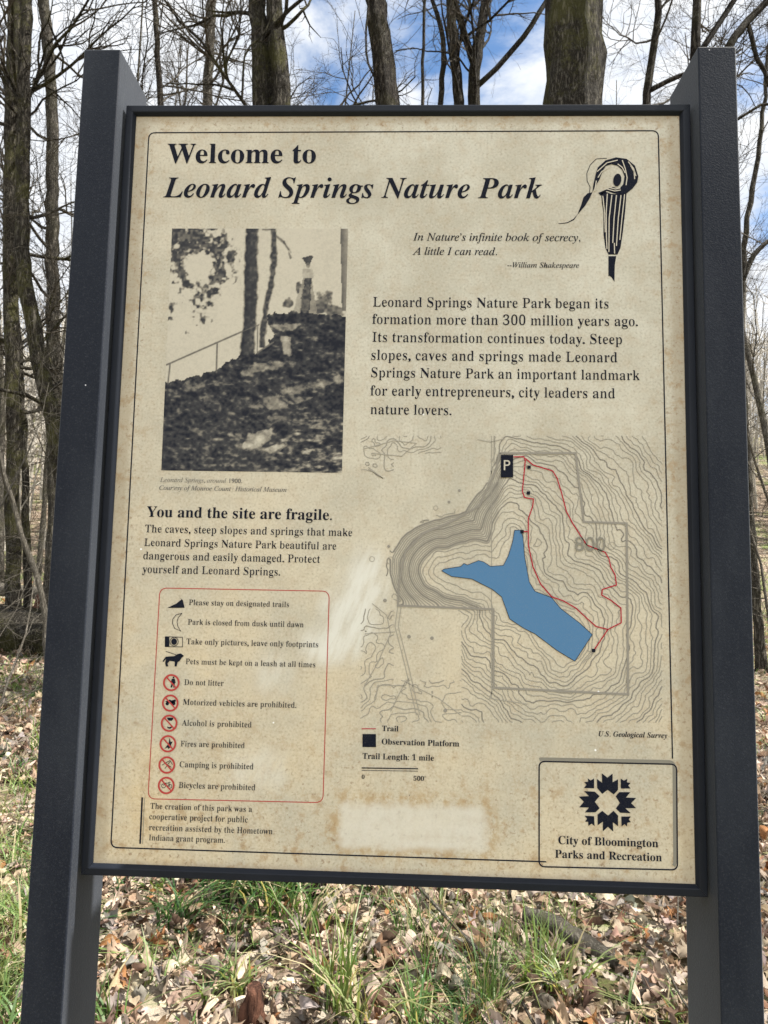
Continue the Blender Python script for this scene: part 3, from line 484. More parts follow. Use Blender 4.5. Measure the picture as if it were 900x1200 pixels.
# ------------------------------------------------------------------ the information sign
LAY=json.loads('''{"T":[["Welcome to","b","ink","title",-4022,-1481,11582],["Leonard Springs Nature Park","bi","ink","title",-4055,2312,10969],["In Nature's infinite book of secrecy,","i","ink","quote",184,2942,10227],["A little I can read.","i","ink","quote",177,1577,9981],["--William Shakespeare","i","ink","quote",1743,2918,9771],["Leonard Springs Nature Park began its","r","ink","history",-461,3393,9087],["formation more than 300 million years ago.","r","ink","history",-465,3857,8794],["Its transformation continues today. Steep","r","ink","history",-459,3605,8490],["slopes, caves and springs made Leonard","r","ink","history",-468,3524,8187],["Springs Nature Park an important landmark","r","ink","history",-461,3881,7896],["for early entrepreneurs, city leaders and","r","ink","history",-470,3481,7592],["nature lovers.","r","ink","history",-463,853,7282],["Leonard Springs, around 1900.","i","faded","caption",-3857,-2512,6116],["Courtesy of Monroe County Historical Museum","i","faded","caption",-3862,-1785,5985],["You and the site are fragile.","b","ink","warning",-4049,-1039,5543],["The caves, steep slopes and springs that make","r","ink","warning",-4061,-705,5291],["Leonard Springs Nature Park beautiful are","r","ink","warning",-4062,-954,5071],["dangerous and easily damaged. Protect","r","ink","warning",-4068,-1207,4856],["yourself and Leonard Springs.","r","ink","warning",-4069,-1843,4640],["Please stay on designated trails","r","ink","rules",-3291,-1682,4144],["Park is closed from dusk until dawn","r","ink","rules",-3293,-1439,3834],["Take only pictures, leave only footprints","r","ink","rules",-3300,-1198,3527],["Pets must be kept on a leash at all times","r","ink","rules",-3298,-1235,3216],["Do not litter","r","ink","rules",-3304,-2674,2893],["Motorized vehicles are prohibited.","r","ink","rules",-3310,-1516,2585],["Alcohol is prohibited","r","ink","rules",-3311,-2207,2266],["Fires are prohibited","r","ink","rules",-3317,-2304,1949],["Camping is prohibited","r","ink","rules",-3318,-2154,1633],["Bicycles are prohibited","r","ink","rules",-3315,-2112,1319],["The creation of this park was a","r","ink","credit",-3745,-2150,993],["cooperative project for public","r","ink","credit",-3754,-2210,835],["recreation assisted by the Hometown","r","ink","credit",-3749,-1820,673],["Indiana grant program.","r","ink","credit",-3745,-2556,522],["Trail","b","ink","legend",-165,89,2270],["Observation Platform","b","ink","legend",-167,1032,2068],["Trail Length: 1 mile","b","ink","legend",-459,645,1843],["0","b","ink","legend",-465,-421,1540],["500'","b","ink","legend",335,518,1538],["U.S. Geological Survey","bi","ink","survey",3171,4212,2284],["City of Bloomington","b","ink","city",2549,4049,671],["Parks and Recreation","b","ink","city",2499,4100,469]],"L":{"photo":[[-3874,10419],[-905,10428],[-897,6310],[-3846,6304]],"border":[[2366,404],[-4332,395],[-4360,12129],[4242,12160],[4287,1979]],"rules":[[-3770,4403],[-1048,4410],[-1055,1166],[-3789,1140]],"citybox":[[2260,1881],[4346,1898],[4329,353],[2259,331]],"bar1":[[-3880,1160],[-3876,464]],"bar2":[[-3844,1151],[-3837,462]],"whitepatch":[[-955,1112],[1718,1131],[1669,565],[-966,567]],"scuff":[[-331,5140],[-651,4322],[-841,3782],[-1213,3574],[-1380,3703],[-991,4314],[-797,4723]],"flower":{"stem":[[3396,9976],[3524,9977],[3498,9821],[3490,9537],[3442,9614],[3412,9640],[3393,9632]],"tube":[[3287,11063],[3301,10878],[3324,10721],[3320,10354],[3348,10119],[3396,10002],[3544,10003],[3595,10120],[3635,10381],[3676,10722],[3706,11077],[3581,11048],[3457,11048],[3357,11090]],"rim":[[3240,11068],[3483,11175],[3582,11138],[3606,11038],[3482,11064],[3382,11103],[3277,11018]],"hood":[[3198,11381],[3236,11509],[3363,11634],[3538,11688],[3713,11661],[3849,11542],[3901,11356],[3882,11250],[3806,11144],[3705,11059],[3606,11024],[3582,11138],[3653,11217],[3674,11355],[3636,11467],[3562,11541],[3462,11568],[3367,11536],[3316,11448],[3264,11302],[3178,11156],[3102,10978],[3026,10846],[2893,10682],[2957,10851],[2995,10983],[3063,11057],[3143,11076],[3164,11222]],"tail":[[2906,10703],[2831,10614],[2731,10555],[2594,10534],[2581,10544],[2589,10523],[2731,10540],[2840,10595]],"spadix":[[3621,11289],[3621,11329],[3611,11364],[3594,11389],[3571,11400],[3546,11396],[3522,11378],[3502,11347],[3490,11309],[3486,11268],[3491,11230],[3504,11200],[3525,11182],[3549,11178],[3574,11189],[3596,11214],[3612,11249]]},"flower_line":[[3388,11674],[3212,11661],[3111,11554],[3055,11408],[3059,11275],[3108,11169],[3095,11063]],"flower_light":[[[3312,11010],[3339,10721],[3346,10380]],[[3387,11048],[3364,10721],[3365,10302],[3372,10093]],[[3461,11024],[3412,10616],[3402,10041]],[[3536,11024],[3492,10616],[3467,10198]],[[3611,11024],[3561,10616],[3526,10146]],[[3670,11038],[3621,10617],[3582,10250]],[[3492,10198],[3495,10016]],[[3235,11328],[3298,11434],[3436,11520]],[[3223,11434],[3387,11589],[3563,11635]],[[3638,11635],[3686,11488],[3714,11329],[3695,11196]],[[3737,11608],[3823,11488],[3859,11356]],[[3774,11541],[3830,11435],[3838,11303]],[[3562,11568],[3636,11509],[3685,11408]],[[3383,11130],[3507,11095],[3607,11112]],[[3209,11275],[3178,11089]],[[3420,11156],[3520,11130],[3602,11149]]],"emblem":[[[3214,1731],[3297,1670],[3377,1731],[3375,1602],[3458,1651],[3456,1495],[3391,1423],[3298,1490],[3216,1426],[3141,1511],[3139,1647],[3217,1590]],[[3474,1461],[3643,1466],[3573,1384],[3728,1382],[3651,1305],[3726,1232],[3564,1227],[3642,1156],[3485,1158],[3419,1219],[3482,1300],[3420,1396]],[[3214,1177],[3303,1110],[3385,1183],[3452,1115],[3450,959],[3372,1015],[3378,877],[3297,946],[3221,876],[3222,1018],[3143,964],[3144,1119]],[[2943,1459],[3104,1456],[3177,1393],[3104,1307],[3175,1215],[3113,1153],[2953,1146],[3016,1220],[2867,1218],[2938,1302],[2861,1376],[3015,1388]],[[3096,1654],[3094,1505],[2941,1505],[2980,1555],[2947,1592],[3005,1602],[2999,1651],[3045,1620]],[[3498,1662],[3548,1632],[3598,1661],[3593,1609],[3648,1603],[3611,1564],[3647,1519],[3499,1515]],[[2948,1097],[3091,1094],[3097,951],[3052,984],[3004,951],[3000,1011],[2955,1009],[2984,1052]],[[3501,1103],[3644,1107],[3612,1065],[3643,1024],[3590,1015],[3585,960],[3547,993],[3503,957]]],"icons":[[[-3631,4091],[-3493,4160],[-3412,4228],[-3448,4267],[-3388,4215],[-3355,4097]],[[-3666,3254],[-3619,3323],[-3486,3336],[-3427,3370],[-3381,3381],[-3329,3343],[-3364,3313],[-3389,3267],[-3424,3243],[-3438,3175],[-3471,3174],[-3471,3249],[-3555,3260],[-3584,3220],[-3571,3172],[-3611,3171],[-3624,3229],[-3614,3291],[-3651,3238]],[[-3645,3637],[-3578,3638],[-3570,3481],[-3637,3480]],[[-3450,3563],[-3454,3540],[-3466,3521],[-3484,3511],[-3505,3510],[-3524,3520],[-3538,3538],[-3544,3560],[-3540,3583],[-3528,3602],[-3510,3612],[-3489,3613],[-3470,3603],[-3456,3585]]],"icon_lines":[[[-3391,4010],[-3484,3985],[-3535,3918],[-3538,3852],[-3501,3771],[-3398,3728],[-3448,3799],[-3465,3871],[-3449,3943],[-3391,4010]],[[-3645,3637],[-3366,3633],[-3359,3483],[-3637,3480],[-3645,3637]],[[-3430,3563],[-3435,3533],[-3453,3509],[-3479,3495],[-3508,3494],[-3536,3507],[-3556,3530],[-3564,3560],[-3559,3590],[-3541,3614],[-3515,3628],[-3485,3629],[-3458,3616],[-3438,3593],[-3430,3563]],[[-3623,3408],[-3453,3357]]],"rings":[[-3509,2923],[-3510,2607],[-3512,2297],[-3516,1983],[-3517,1660],[-3510,1351]],"picto":[[[-3465,3003],[-3467,2995],[-3475,2989],[-3484,2989],[-3491,2994],[-3495,3003],[-3492,3011],[-3485,3017],[-3476,3017],[-3468,3012]],[[-3504,2984],[-3458,2985],[-3440,2920],[-3456,2911],[-3449,2847],[-3474,2845],[-3481,2898],[-3495,2846],[-3521,2848],[-3503,2918],[-3517,2942]],[[-3531,2595],[-3536,2579],[-3549,2569],[-3566,2569],[-3580,2578],[-3586,2594],[-3582,2609],[-3569,2619],[-3552,2620],[-3537,2610]],[[-3428,2604],[-3434,2584],[-3450,2572],[-3471,2572],[-3488,2583],[-3496,2602],[-3490,2621],[-3474,2634],[-3453,2634],[-3436,2623]],[[-3594,2628],[-3526,2661],[-3494,2647],[-3436,2665],[-3421,2637],[-3466,2607],[-3500,2594],[-3551,2605]],[[-3552,2380],[-3451,2383],[-3454,2356],[-3478,2333],[-3520,2336],[-3542,2354]],[[-3545,2246],[-3511,2234],[-3458,2260],[-3460,2232],[-3497,2210],[-3536,2221]],[[-3570,1900],[-3519,1970],[-3538,2010],[-3507,1991],[-3495,2076],[-3475,2012],[-3445,2017],[-3468,1964],[-3444,1904],[-3479,1923],[-3503,1902],[-3525,1926]]],"picto_lines":[[[-3595,1653],[-3473,1729],[-3428,1666]],[[-3546,1602],[-3472,1713]],[[-3533,1675],[-3451,1629]],[[-3522,1342],[-3528,1324],[-3543,1313],[-3562,1312],[-3578,1323],[-3585,1340],[-3580,1358],[-3565,1369],[-3546,1370],[-3529,1359],[-3522,1342]],[[-3422,1341],[-3427,1323],[-3442,1312],[-3462,1311],[-3478,1322],[-3485,1339],[-3480,1357],[-3464,1368],[-3445,1369],[-3429,1358],[-3422,1341]],[[-3554,1341],[-3523,1386],[-3468,1384],[-3453,1340]],[[-3523,1386],[-3499,1343],[-3453,1340]],[[-3481,1395],[-3448,1400]]],"lake":[[727,4768],[767,4798],[1030,4844],[1076,4892],[1135,4870],[1309,4943],[1391,4922],[1497,4854],[1700,4875],[1775,5023],[1845,5258],[1873,5435],[1973,5437],[2008,5320],[2032,5028],[2107,4622],[2194,4479],[2454,4386],[2598,4217],[2884,4005],[3083,3827],[2812,3411],[2538,3569],[2194,3818],[2022,3899],[1802,4038],[1673,4381],[1528,4494],[1207,4650],[886,4684]],"trail":[[[1852,6612],[2018,6615],[2041,6555],[1995,6059],[2030,5958],[2171,5937],[2159,5824],[2089,5616],[2090,5204],[2165,4856],[2281,4597],[2454,4398],[2627,4344],[2828,4233],[2999,4076],[3141,3954],[3324,3912]],[[2041,6591],[2165,6485],[2476,6394],[2546,6276],[2616,6040],[2691,5745],[2789,5558],[2892,5396],[3007,5222],[3295,5111],[3352,5007],[3380,4880],[3442,4766],[3463,4604],[3244,4530],[3232,4443],[3380,4360],[3528,4249],[3531,4020],[3324,3912],[3110,3594]],[[2008,5414],[2078,5416]]],"squares":[[2100,6448],[2089,6031],[1990,5414],[3098,3583]],"pbox":[[1651,6639],[1846,6642],[1847,6277],[1653,6274]],"boundary":[[1634,6669],[2841,6687],[2963,5585],[3636,5574],[3626,2925],[1554,2972],[1547,4182],[45,4206],[56,4579],[147,5049],[408,5337],[905,5565],[1314,5809],[1459,6139],[1576,6380],[1634,6669]],"roads":[[[45,4206],[5,3882],[179,3255],[365,2524]],[[98,4208],[57,3883],[231,3257],[416,2526]],[[-452,2955],[-257,3302],[-63,3765],[-127,4052],[-365,4232]],[[1502,6951],[1526,2836]],[[1543,6951],[1546,6500],[1442,6139]],[[-471,3755],[7,3795]],[[-552,6709],[-64,6850],[295,6812],[60,6597],[-418,6638]],[[-473,6408],[-231,6231],[-472,6378]],[[-39,2570],[183,3028],[706,2787],[1053,2543]],[[1277,6887],[1485,6848],[1709,6905]],[[1554,2972],[1497,2807],[2080,2738]],[[2937,3380],[3081,3542],[2996,3586]],[[-274,2733],[-250,2960],[184,2971],[240,3086]]],"mapfeat":[[[655,5768],[649,5747],[631,5734],[609,5733],[591,5746],[584,5767],[591,5788],[608,5801],[630,5802],[648,5789]],[[-27,4917],[-37,4882],[-66,4860],[-103,4859],[-132,4880],[-144,4914],[-134,4949],[-105,4971],[-68,4972],[-39,4951]],[[-339,4934],[-347,4909],[-367,4894],[-392,4894],[-413,4908],[-422,4932],[-414,4956],[-394,4972],[-369,4972],[-348,4958]],[[3458,5219],[3447,5185],[3418,5163],[3382,5162],[3353,5183],[3343,5217],[3354,5252],[3383,5273],[3419,5274],[3448,5253]]],"mapdots":[[[854,5867],[850,5853],[838,5844],[824,5844],[812,5852],[807,5866],[812,5880],[823,5889],[838,5889],[850,5881]],[[1018,6054],[1013,6040],[1002,6031],[987,6031],[975,6039],[970,6053],[975,6068],[987,6076],[1001,6077],[1013,6068]],[[258,3726],[253,3709],[238,3699],[220,3698],[206,3708],[200,3725],[205,3742],[220,3753],[238,3753],[252,3743]],[[618,3712],[613,3695],[599,3684],[581,3684],[566,3694],[560,3711],[566,3728],[580,3738],[598,3739],[613,3729]],[[840,2604],[835,2588],[821,2577],[803,2577],[789,2586],[783,2603],[788,2620],[802,2630],[820,2631],[835,2621]],[[-96,5139],[-100,5125],[-112,5116],[-126,5116],[-138,5124],[-143,5138],[-139,5152],[-127,5161],[-113,5161],[-101,5152]],[[-132,4284],[-137,4267],[-151,4256],[-169,4255],[-184,4266],[-190,4282],[-185,4300],[-170,4311],[-152,4311],[-138,4301]]],"n800":[[2821,5143],[3297,5239]],"mapquad":[[-789,7071],[4545,7144],[4449,2351],[-666,2210]],"legend_line":[[-483,2295],[-261,2301]],"legend_sq":[[-468,2215],[-259,2221],[-254,2023],[-464,2018]],"scalebar":[[[-469,1704],[402,1717]],[[-468,1667],[402,1681]]]}}''')
L_=LAY['L']; MM=1e-4
def pt(p): return (p[0]*MM,p[1]*MM)
def pts(q): return [pt(p) for p in q]
class Print:
    """flat printed shapes in board coordinates (x right, z up, metres); each layer lies a little proud of the last"""
    def __init__(s): s.v=[]; s.f=[]; s.mi=[]; s.mats=[]
    def _m(s,m):
        if m not in s.mats: s.mats.append(m)
        return s.mats.index(m)
    def tris(s,V,F,mat,lay=0):
        n=len(s.v); y=-.0004-.0003*lay; s.v+= [(a,y,b) for a,b in V]; k=s._m(mat)
        for f in F: s.f.append(tuple(n+i for i in f)); s.mi.append(k)
    def poly(s,P,mat,lay=0):
        from mathutils.geometry import tessellate_polygon
        V=[Vector((a,b,0)) for a,b in P]; F=[]
        for t in tessellate_polygon([V]):
            a,b,c=(V[i] for i in t); F.append(t if (b-a).cross(c-a).z>0 else t[::-1])
        s.tris(P,F,mat,lay)
    def stroke(s,P,w,mat,lay=0,closed=False):
        P=[Vector(p) for p in P]; n=len(P); V=[]
        for i in range(n):
            a=P[i-1] if (i>0 or closed) else None; b=P[(i+1)%n] if (i<n-1 or closed) else None
            d1=(P[i]-a).normalized() if a is not None and (P[i]-a).length>0 else None; d2=(b-P[i]).normalized() if b is not None and (b-P[i]).length>0 else None
            d1=d1 or d2; d2=d2 or d1; t=d1+d2
            if t.length<.2: t=d1.copy()
            t.normalize(); nn=Vector((-t.y,t.x)); c=max(.5,nn.dot(Vector((-d1.y,d1.x)))); o=nn*(w/2/c); V+= [tuple(P[i]+o),tuple(P[i]-o)]
        F=[]
        for i in range(n if closed else n-1):
            j=(i+1)%n; F.append((2*i,2*i+1,2*j+1,2*j))
        s.tris(V,F,mat,lay)
    def text(s,body,style,x0,x1,z,mat,lay=0):
        V,F=text_mesh(body,style,x0,x1,z); s.tris(V,F,mat,lay)
    def build(s,name,parent):
        me=bpy.data.meshes.new(name); me.from_pydata(s.v,[],s.f)
        for m in s.mats: me.materials.append(MATS[m])
        me.polygons.foreach_set('material_index',np.array(s.mi,np.int32)); me.update()
        o=bpy.data.objects.new(name,me); COL.objects.link(o); o.parent=parent; return o
def style_text(s,style):
    base={'b':0x1D400,'r':0x1D400,'i':0x1D434,'bi':0x1D468}.get(style); out=''
    if base is None: return s
    for c in s:
        if 'A'<=c<='Z': out+=chr(base+ord(c)-65)
        elif 'a'<=c<='z': out+=chr(0x1D489) if (style=='i' and c=='h') else chr(base+26+ord(c)-97)
        elif c.isdigit() and style!='i': out+=chr(0x1D7CE+ord(c)-48)
        else: out+='\u2019' if c=="'" else c
    return out
def text_mesh(body,style,x0,x1,z):
    from mathutils.geometry import interpolate_bezier
    cu=bpy.data.curves.new('t','FONT'); cu.body=style_text(body,style); ob=bpy.data.objects.new('t',cu); COL.objects.link(ob)
    bpy.context.view_layer.update(); dg=bpy.context.evaluated_depsgraph_get(); c2=ob.evaluated_get(dg).to_curve(dg)
    loops=[]
    for sp in c2.splines:
        q=[]; bp=sp.bezier_points; n=len(bp)
        if n:
            for i in range(n):
                a,b=bp[i],bp[(i+1)%n]; st=(a.handle_right-a.co).length<1e-5 and (b.handle_left-b.co).length<1e-5
                cr=abs((a.handle_right-a.co).cross(b.co-a.co).z)+abs((b.handle_left-b.co).cross(b.co-a.co).z)
                q+= [a.co.to_2d()] if cr<1e-6 else [p.to_2d() for p in interpolate_bezier(a.co,a.handle_right,b.handle_left,b.co,5)[:-1]]
        else: q=[Vector(p.co[:2]) for p in sp.points]
        r=[]
        for p in q:
            if not r or (p-r[-1]).length>1e-5: r.append(p)
        if len(r)>1 and (r[0]-r[-1]).length<1e-5: r.pop()
        if len(r)>2: loops.append(r)
    ob.to_curve_clear() if hasattr(ob,'to_curve_clear') else None
    bpy.data.objects.remove(ob); bpy.data.curves.remove(cu)
    xmin=min(p.x for l in loops for p in l); xmax=max(p.x for l in loops for p in l)
    if style in('r','i'):                       # regular weight: the bold outlines drawn in sideways
        dlt=.0225 if style=='r' else -.007
        area=lambda l: sum(l[i-1].x*l[i].y-l[i].x*l[i-1].y for i in range(len(l)))/2
        big=max(loops,key=lambda l:abs(area(l))); sg=1 if area(big)>0 else -1; new=[]
        E0=np.array([tuple(l[i-1]) for l in loops for i in range(len(l))]); E1=np.array([tuple(l[i]) for l in loops for i in range(len(l))])
        def draw_in(p,nx):                       # how far this flank may move: thick stems most, hairlines hardly at all
            if style=='i' or abs(nx)<.05: return dlt
            y=p.y+1.3e-5; c=((E0[:,1]>y)!=(E1[:,1]>y)); a,b=E0[c],E1[c]; xi=a[:,0]+(y-a[:,1])/(b[:,1]-a[:,1])*(b[:,0]-a[:,0]); dd=(p.x-xi)*(1 if nx>0 else -1); dd=dd[dd>2e-3]
            T=dd.min() if len(dd) else .1
            return min(max((T-.05)*.24,0.),.03)
        for l in loops:
            m=[]
            for i in range(len(l)):
                e1=l[i]-l[i-1]; e2=l[(i+1)%len(l)]-l[i]; nv=(Vector((e1.y,-e1.x)).normalized()+Vector((e2.y,-e2.x)).normalized())
                nv=nv.normalized()*sg if nv.length>1e-6 else Vector((0,0)); m.append(Vector((l[i].x-draw_in(l[i],nv.x)*nv.x,l[i].y)))
            new.append(m)
        loops=new
    sxx=(x1-x0)/(xmax-xmin); szz=sxx*(1.07 if style=='r' else 1.)
    c3=bpy.data.curves.new('t','CURVE'); c3.dimensions='2D'; c3.fill_mode='FRONT'
    for l in loops:
        sp=c3.splines.new('POLY'); sp.points.add(len(l)-1); sp.use_cyclic_u=True
        sp.points.foreach_set('co',[v for p in l for v in (x0+(p.x-xmin)*sxx,p.y*szz,0,1)])
    # scaled up while filling: tiny outlines upset the filler
    for sp in c3.splines:
        for p in sp.points: p.co=(p.co[0]*100,p.co[1]*100,0,1)
    ob=bpy.data.objects.new('t',c3); COL.objects.link(ob); bpy.context.view_layer.update()
    me=bpy.data.meshes.new_from_object(ob.evaluated_get(bpy.context.evaluated_depsgraph_get()))
    V=[(v.co.x/100,z+v.co.y/100) for v in me.vertices]; F=[]
    for p in me.polygons:
        a,b,c=[Vector(V[i]) for i in p.vertices[:3]]; F.append(tuple(p.vertices) if (b-a).cross(c-a)>0 else tuple(p.vertices)[::-1])
    bpy.data.objects.remove(ob); bpy.data.curves.remove(c3); bpy.data.meshes.remove(me)
    return V,F
def rrect(q,r,n=6):
    """rounded quad through four corners"""
    out=[]; q=[Vector(p) for p in q]
    for i in range(4):
        p=q[i]; a=(q[i-1]-p).normalized(); b=(q[(i+1)%4]-p).normalized()
        for k in range(n+1):
            t=k/n; out.append(tuple((p+a*r)*(1-t)**2+2*t*(1-t)*p+(p+b*r)*t*t))
    return out
sign=empty('information_sign',(0,0,0)); tag(sign,'large weathered parchment coloured park welcome board held between two black posts','sign')
YP=.0076; HF=1.258
def bevel_box(name,x0,x1,y0,y1,z0,z1,bv,mat,parent):
    bm=bmesh.new(); bmesh.ops.create_cube(bm,size=1)
    for v in bm.verts: v.co=Vector(((x0+x1)/2+v.co.x*(x1-x0),(y0+y1)/2+v.co.y*(y1-y0),(z0+z1)/2+v.co.z*(z1-z0)))
    bmesh.ops.bevel(bm,geom=list(bm.edges),offset=bv,segments=3,affect='EDGES',profile=.5)
    me=bpy.data.meshes.new(name); bm.to_mesh(me); bm.free(); me.materials.append(MATS[mat])
    o=bpy.data.objects.new(name,me); COL.objects.link(o); o.parent=parent; return o
for x0,x1 in ((-.5423,-.4800),(.4796,.5410)):
    bevel_box('post',x0,x1,-.0223,.095,-.35,ZB+1.3418,.0022,'black_powder_coat',sign)
prof=[(0,.045),(0,.0016),(.0006,.0005),(.0016,0),(.0105,0),(.0122,.0006),(.0157,.0058),(.0157,.045)]
def rail(a,b,inn):
    """mitred rail from corner a to b, profile towards inn"""
    a=Vector(a); b=Vector(b); d=(b-a).normalized(); i=Vector(inn); V=[]; k=len(prof)
    for p,sgn in ((a,1),(b,-1)):
        for u,y in prof:
            q=p+i*u+d*(u*sgn+.0002*sgn); V.append((q.x,y,q.y))
    F=[(j,(j+1)%k,k+(j+1)%k,k+j) for j in range(k)]+[tuple(range(k-1,-1,-1)),tuple(range(k,2*k))]
    o=mesh_obj('frame_rail',V,F,'dark_frame_enamel',sign,loc=(0,0,ZB)); bm=bmesh.new(); bm.from_mesh(o.data); bmesh.ops.recalc_face_normals(bm,faces=bm.faces); bm.to_mesh(o.data); bm.free()
hw=.475
rail((-hw,HF),(hw,HF),(0,-1)); rail((-hw,0),(hw,0),(0,1)); rail((-hw,0),(-hw,HF),(1,0)); rail((hw,0),(hw,HF),(-1,0))
panel=bevel_box('print_board',-.4625,.4625,0,.012,.0125,HF-.0125,.0005,'weathered_print_board',sign); panel.location=(0,YP,ZB)
for x0,x1 in ((-.4800,-.475),(.475,.4796)):           # spacers that hang the frame on the posts
    for z in (.12,1.12):
        bevel_box('mounting_spacer',x0+.0001,x1-.0001,.02,.05,ZB+z,ZB+z+.05,.0003,'dark_frame_enamel',sign)
groups={}
def grp(k):
    if k not in groups: groups[k]=Print()
    return groups[k]
names={'title':'heading_text','quote':'quotation_text','history':'history_text','caption':'picture_caption','warning':'warning_text','rules':'rules_list','credit':'credit_text','legend':'map_legend','survey':'survey_credit','city':'city_emblem'}
for i,(body,stl,mat,gk,x0,x1,z) in enumerate(LAY['T']):
    if gk in('title','quote'): names[gk+str(i)]=names[gk]; gk=gk+str(i)
    grp(gk).text(body,stl,x0*MM,x1*MM,z*MM,mat,1)
# border line with rounded corners
bd=pts(L_['border']); bl=[bd[0]]
def corner(a,p,b,r,n=6):
    a,p,b=Vector(a),Vector(p),Vector(b); u=(a-p).normalized(); w=(b-p).normalized(); return [tuple((p+u*r)*(1-t)**2+2*t*(1-t)*p+(p+w*r)*t*t) for t in [k/n for k in range(n+1)]]
for i in (1,2,3): bl+=corner(bd[i-1],bd[i],bd[i+1],.011)
bl.append(bd[4]); bp=grp('border'); bp.stroke(bl,.0020,'ink'); names['border']='border_line'
# picture
q=[Vector(p) for p in pts(L_['photo'])]; NX,NY=206,286; tone=paint_picture(NX+1,NY+1)
U,Vv=np.meshgrid(np.linspace(0,1,NX+1),np.linspace(0,1,NY+1)); c=[np.array(p) for p in q]
XY=(c[0][None,None]*((1-U)*(1-Vv))[...,None]+c[1][None,None]*(U*(1-Vv))[...,None]+c[2][None,None]*(U*Vv)[...,None]+c[3][None,None]*((1-U)*Vv)[...,None]).reshape(-1,2)
idx=np.arange((NX+1)*(NY+1)).reshape(NY+1,NX+1); F=np.stack([idx[1:,:-1],idx[1:,1:],idx[:-1,1:],idx[:-1,:-1]],-1).reshape(-1,4)
pic=mesh_obj('printed_photograph',[(x,-.0004,z) for x,z in XY],F.tolist(),'picture_print',panel)
ca=pic.data.color_attributes.new('tone','FLOAT_COLOR','POINT'); tv=tone.ravel(); ca.data.foreach_set('color',np.stack([tv,tv,tv,np.ones_like(tv)],1).ravel().astype(np.float32))
# rules list: red frame, pictograms, prohibition rings
R_=grp('rules'); R_.stroke(rrect(pts(L_['rules']),.012),.0013,'red_ink',0,True)
for p in L_['icons']: R_.poly(pts(p),'ink',1)
for p in L_['icon_lines']: R_.stroke(pts(p),.0009,'ink',1)
for p in L_['picto']: R_.poly(pts(p),'ink',0)
for p in L_['picto_lines']: R_.stroke(pts(p),.0009,'ink',0)
for cx,cz in pts(L_['rings']):
    R_.stroke([(cx+.0118*math.cos(a),cz+.0118*math.sin(a)) for a in np.linspace(0,2*math.pi,33)[:-1]],.0028,'red_ink',2,True)
    R_.stroke([(cx-.0078,cz+.0078),(cx+.0078,cz-.0078)],.0022,'red_ink',1)
C_=grp('credit'); C_.stroke(pts(L_['bar1']),.0026,'ink'); C_.stroke(pts(L_['bar2']),.0009,'shadow_grey')
# flower drawing
F_=grp('flower'); names['flower']='flower_drawing'
for k in ('stem','tube','rim','hood','tail','spadix'): F_.poly(pts(L_['flower'][k]),'ink',{'hood':1,'spadix':2}.get(k,0))
F_.stroke(pts(L_['flower_line']),.0011,'ink',0)
for p in L_['flower_light']: F_.stroke(pts(p),.0016,'bare_paper',3)
# city emblem box
E_=grp('city'); cb=pts(L_['citybox'])
E_.stroke(rrect([(x-.0035,z+.0035) for x,z in cb],.009)[4:18],.0050,'shadow_grey',0); E_.stroke(rrect(cb,.009),.0020,'ink',1,True)
for p in L_['emblem']: E_.poly(pts(p),'ink',1)
# map
M_=grp('map'); names['map']='trail_map'
mq=[np.array(pt(p)) for p in L_['mapquad']]
def mp(x,y):
    u=x/900.;v=y/831.; return mq[0]*(1-u)*(1-v)+mq[1]*u*(1-v)+mq[2]*u*v+mq[3]*(1-u)*v
def unmap(P):                                           # board metres -> map sheet units
    a=np.array(P); A=np.stack([mq[1]-mq[0],mq[3]-mq[0]],1); return ((np.linalg.inv(A)@(a-mq[0]).T).T*np.array([900,831])).tolist()
lake=unmap(pts(L_['lake'])); GX,GY=np.meshgrid(np.arange(30,850,5.),np.arange(26,806,5.))
dist=np.full(GX.shape,1e9)
for i in range(len(lake)): dist=np.minimum(dist,segd(GX,GY,lake[i],lake[(i+1)%len(lake)]))
dist[inpoly(GX,GY,lake)]*=-1
ss=lambda e0,e1,x: (lambda t:t*t*(3-2*t))(np.clip((x-e0)/(e1-e0),0,1))
w=ss(440,370,GX)*ss(560,470,GY)
sw=ss(330,270,GX)*ss(470,520,GY); nw=ss(360,330,GX)*ss(250,120,GY)
nA=fbm(GX/95,GY/95,5,4)-.5; nB=fbm(GX/40,GY/40,15,3)-.5
steep=np.clip(dist,0,48)/15+np.clip(dist-48,0,88)/5.+np.clip(dist-136,0,400)/160
base=np.clip(dist,0,1e9)/12.5
nC=fbm(GX/18,GY/18,25,2)-.5; FH=(1-w)*base+w*steep+(nA*6+nB*2.4+nC*.35)*(1-.5*w)
far=np.clip(sw+nw,0,1); far+=(dist>150)*w*.5
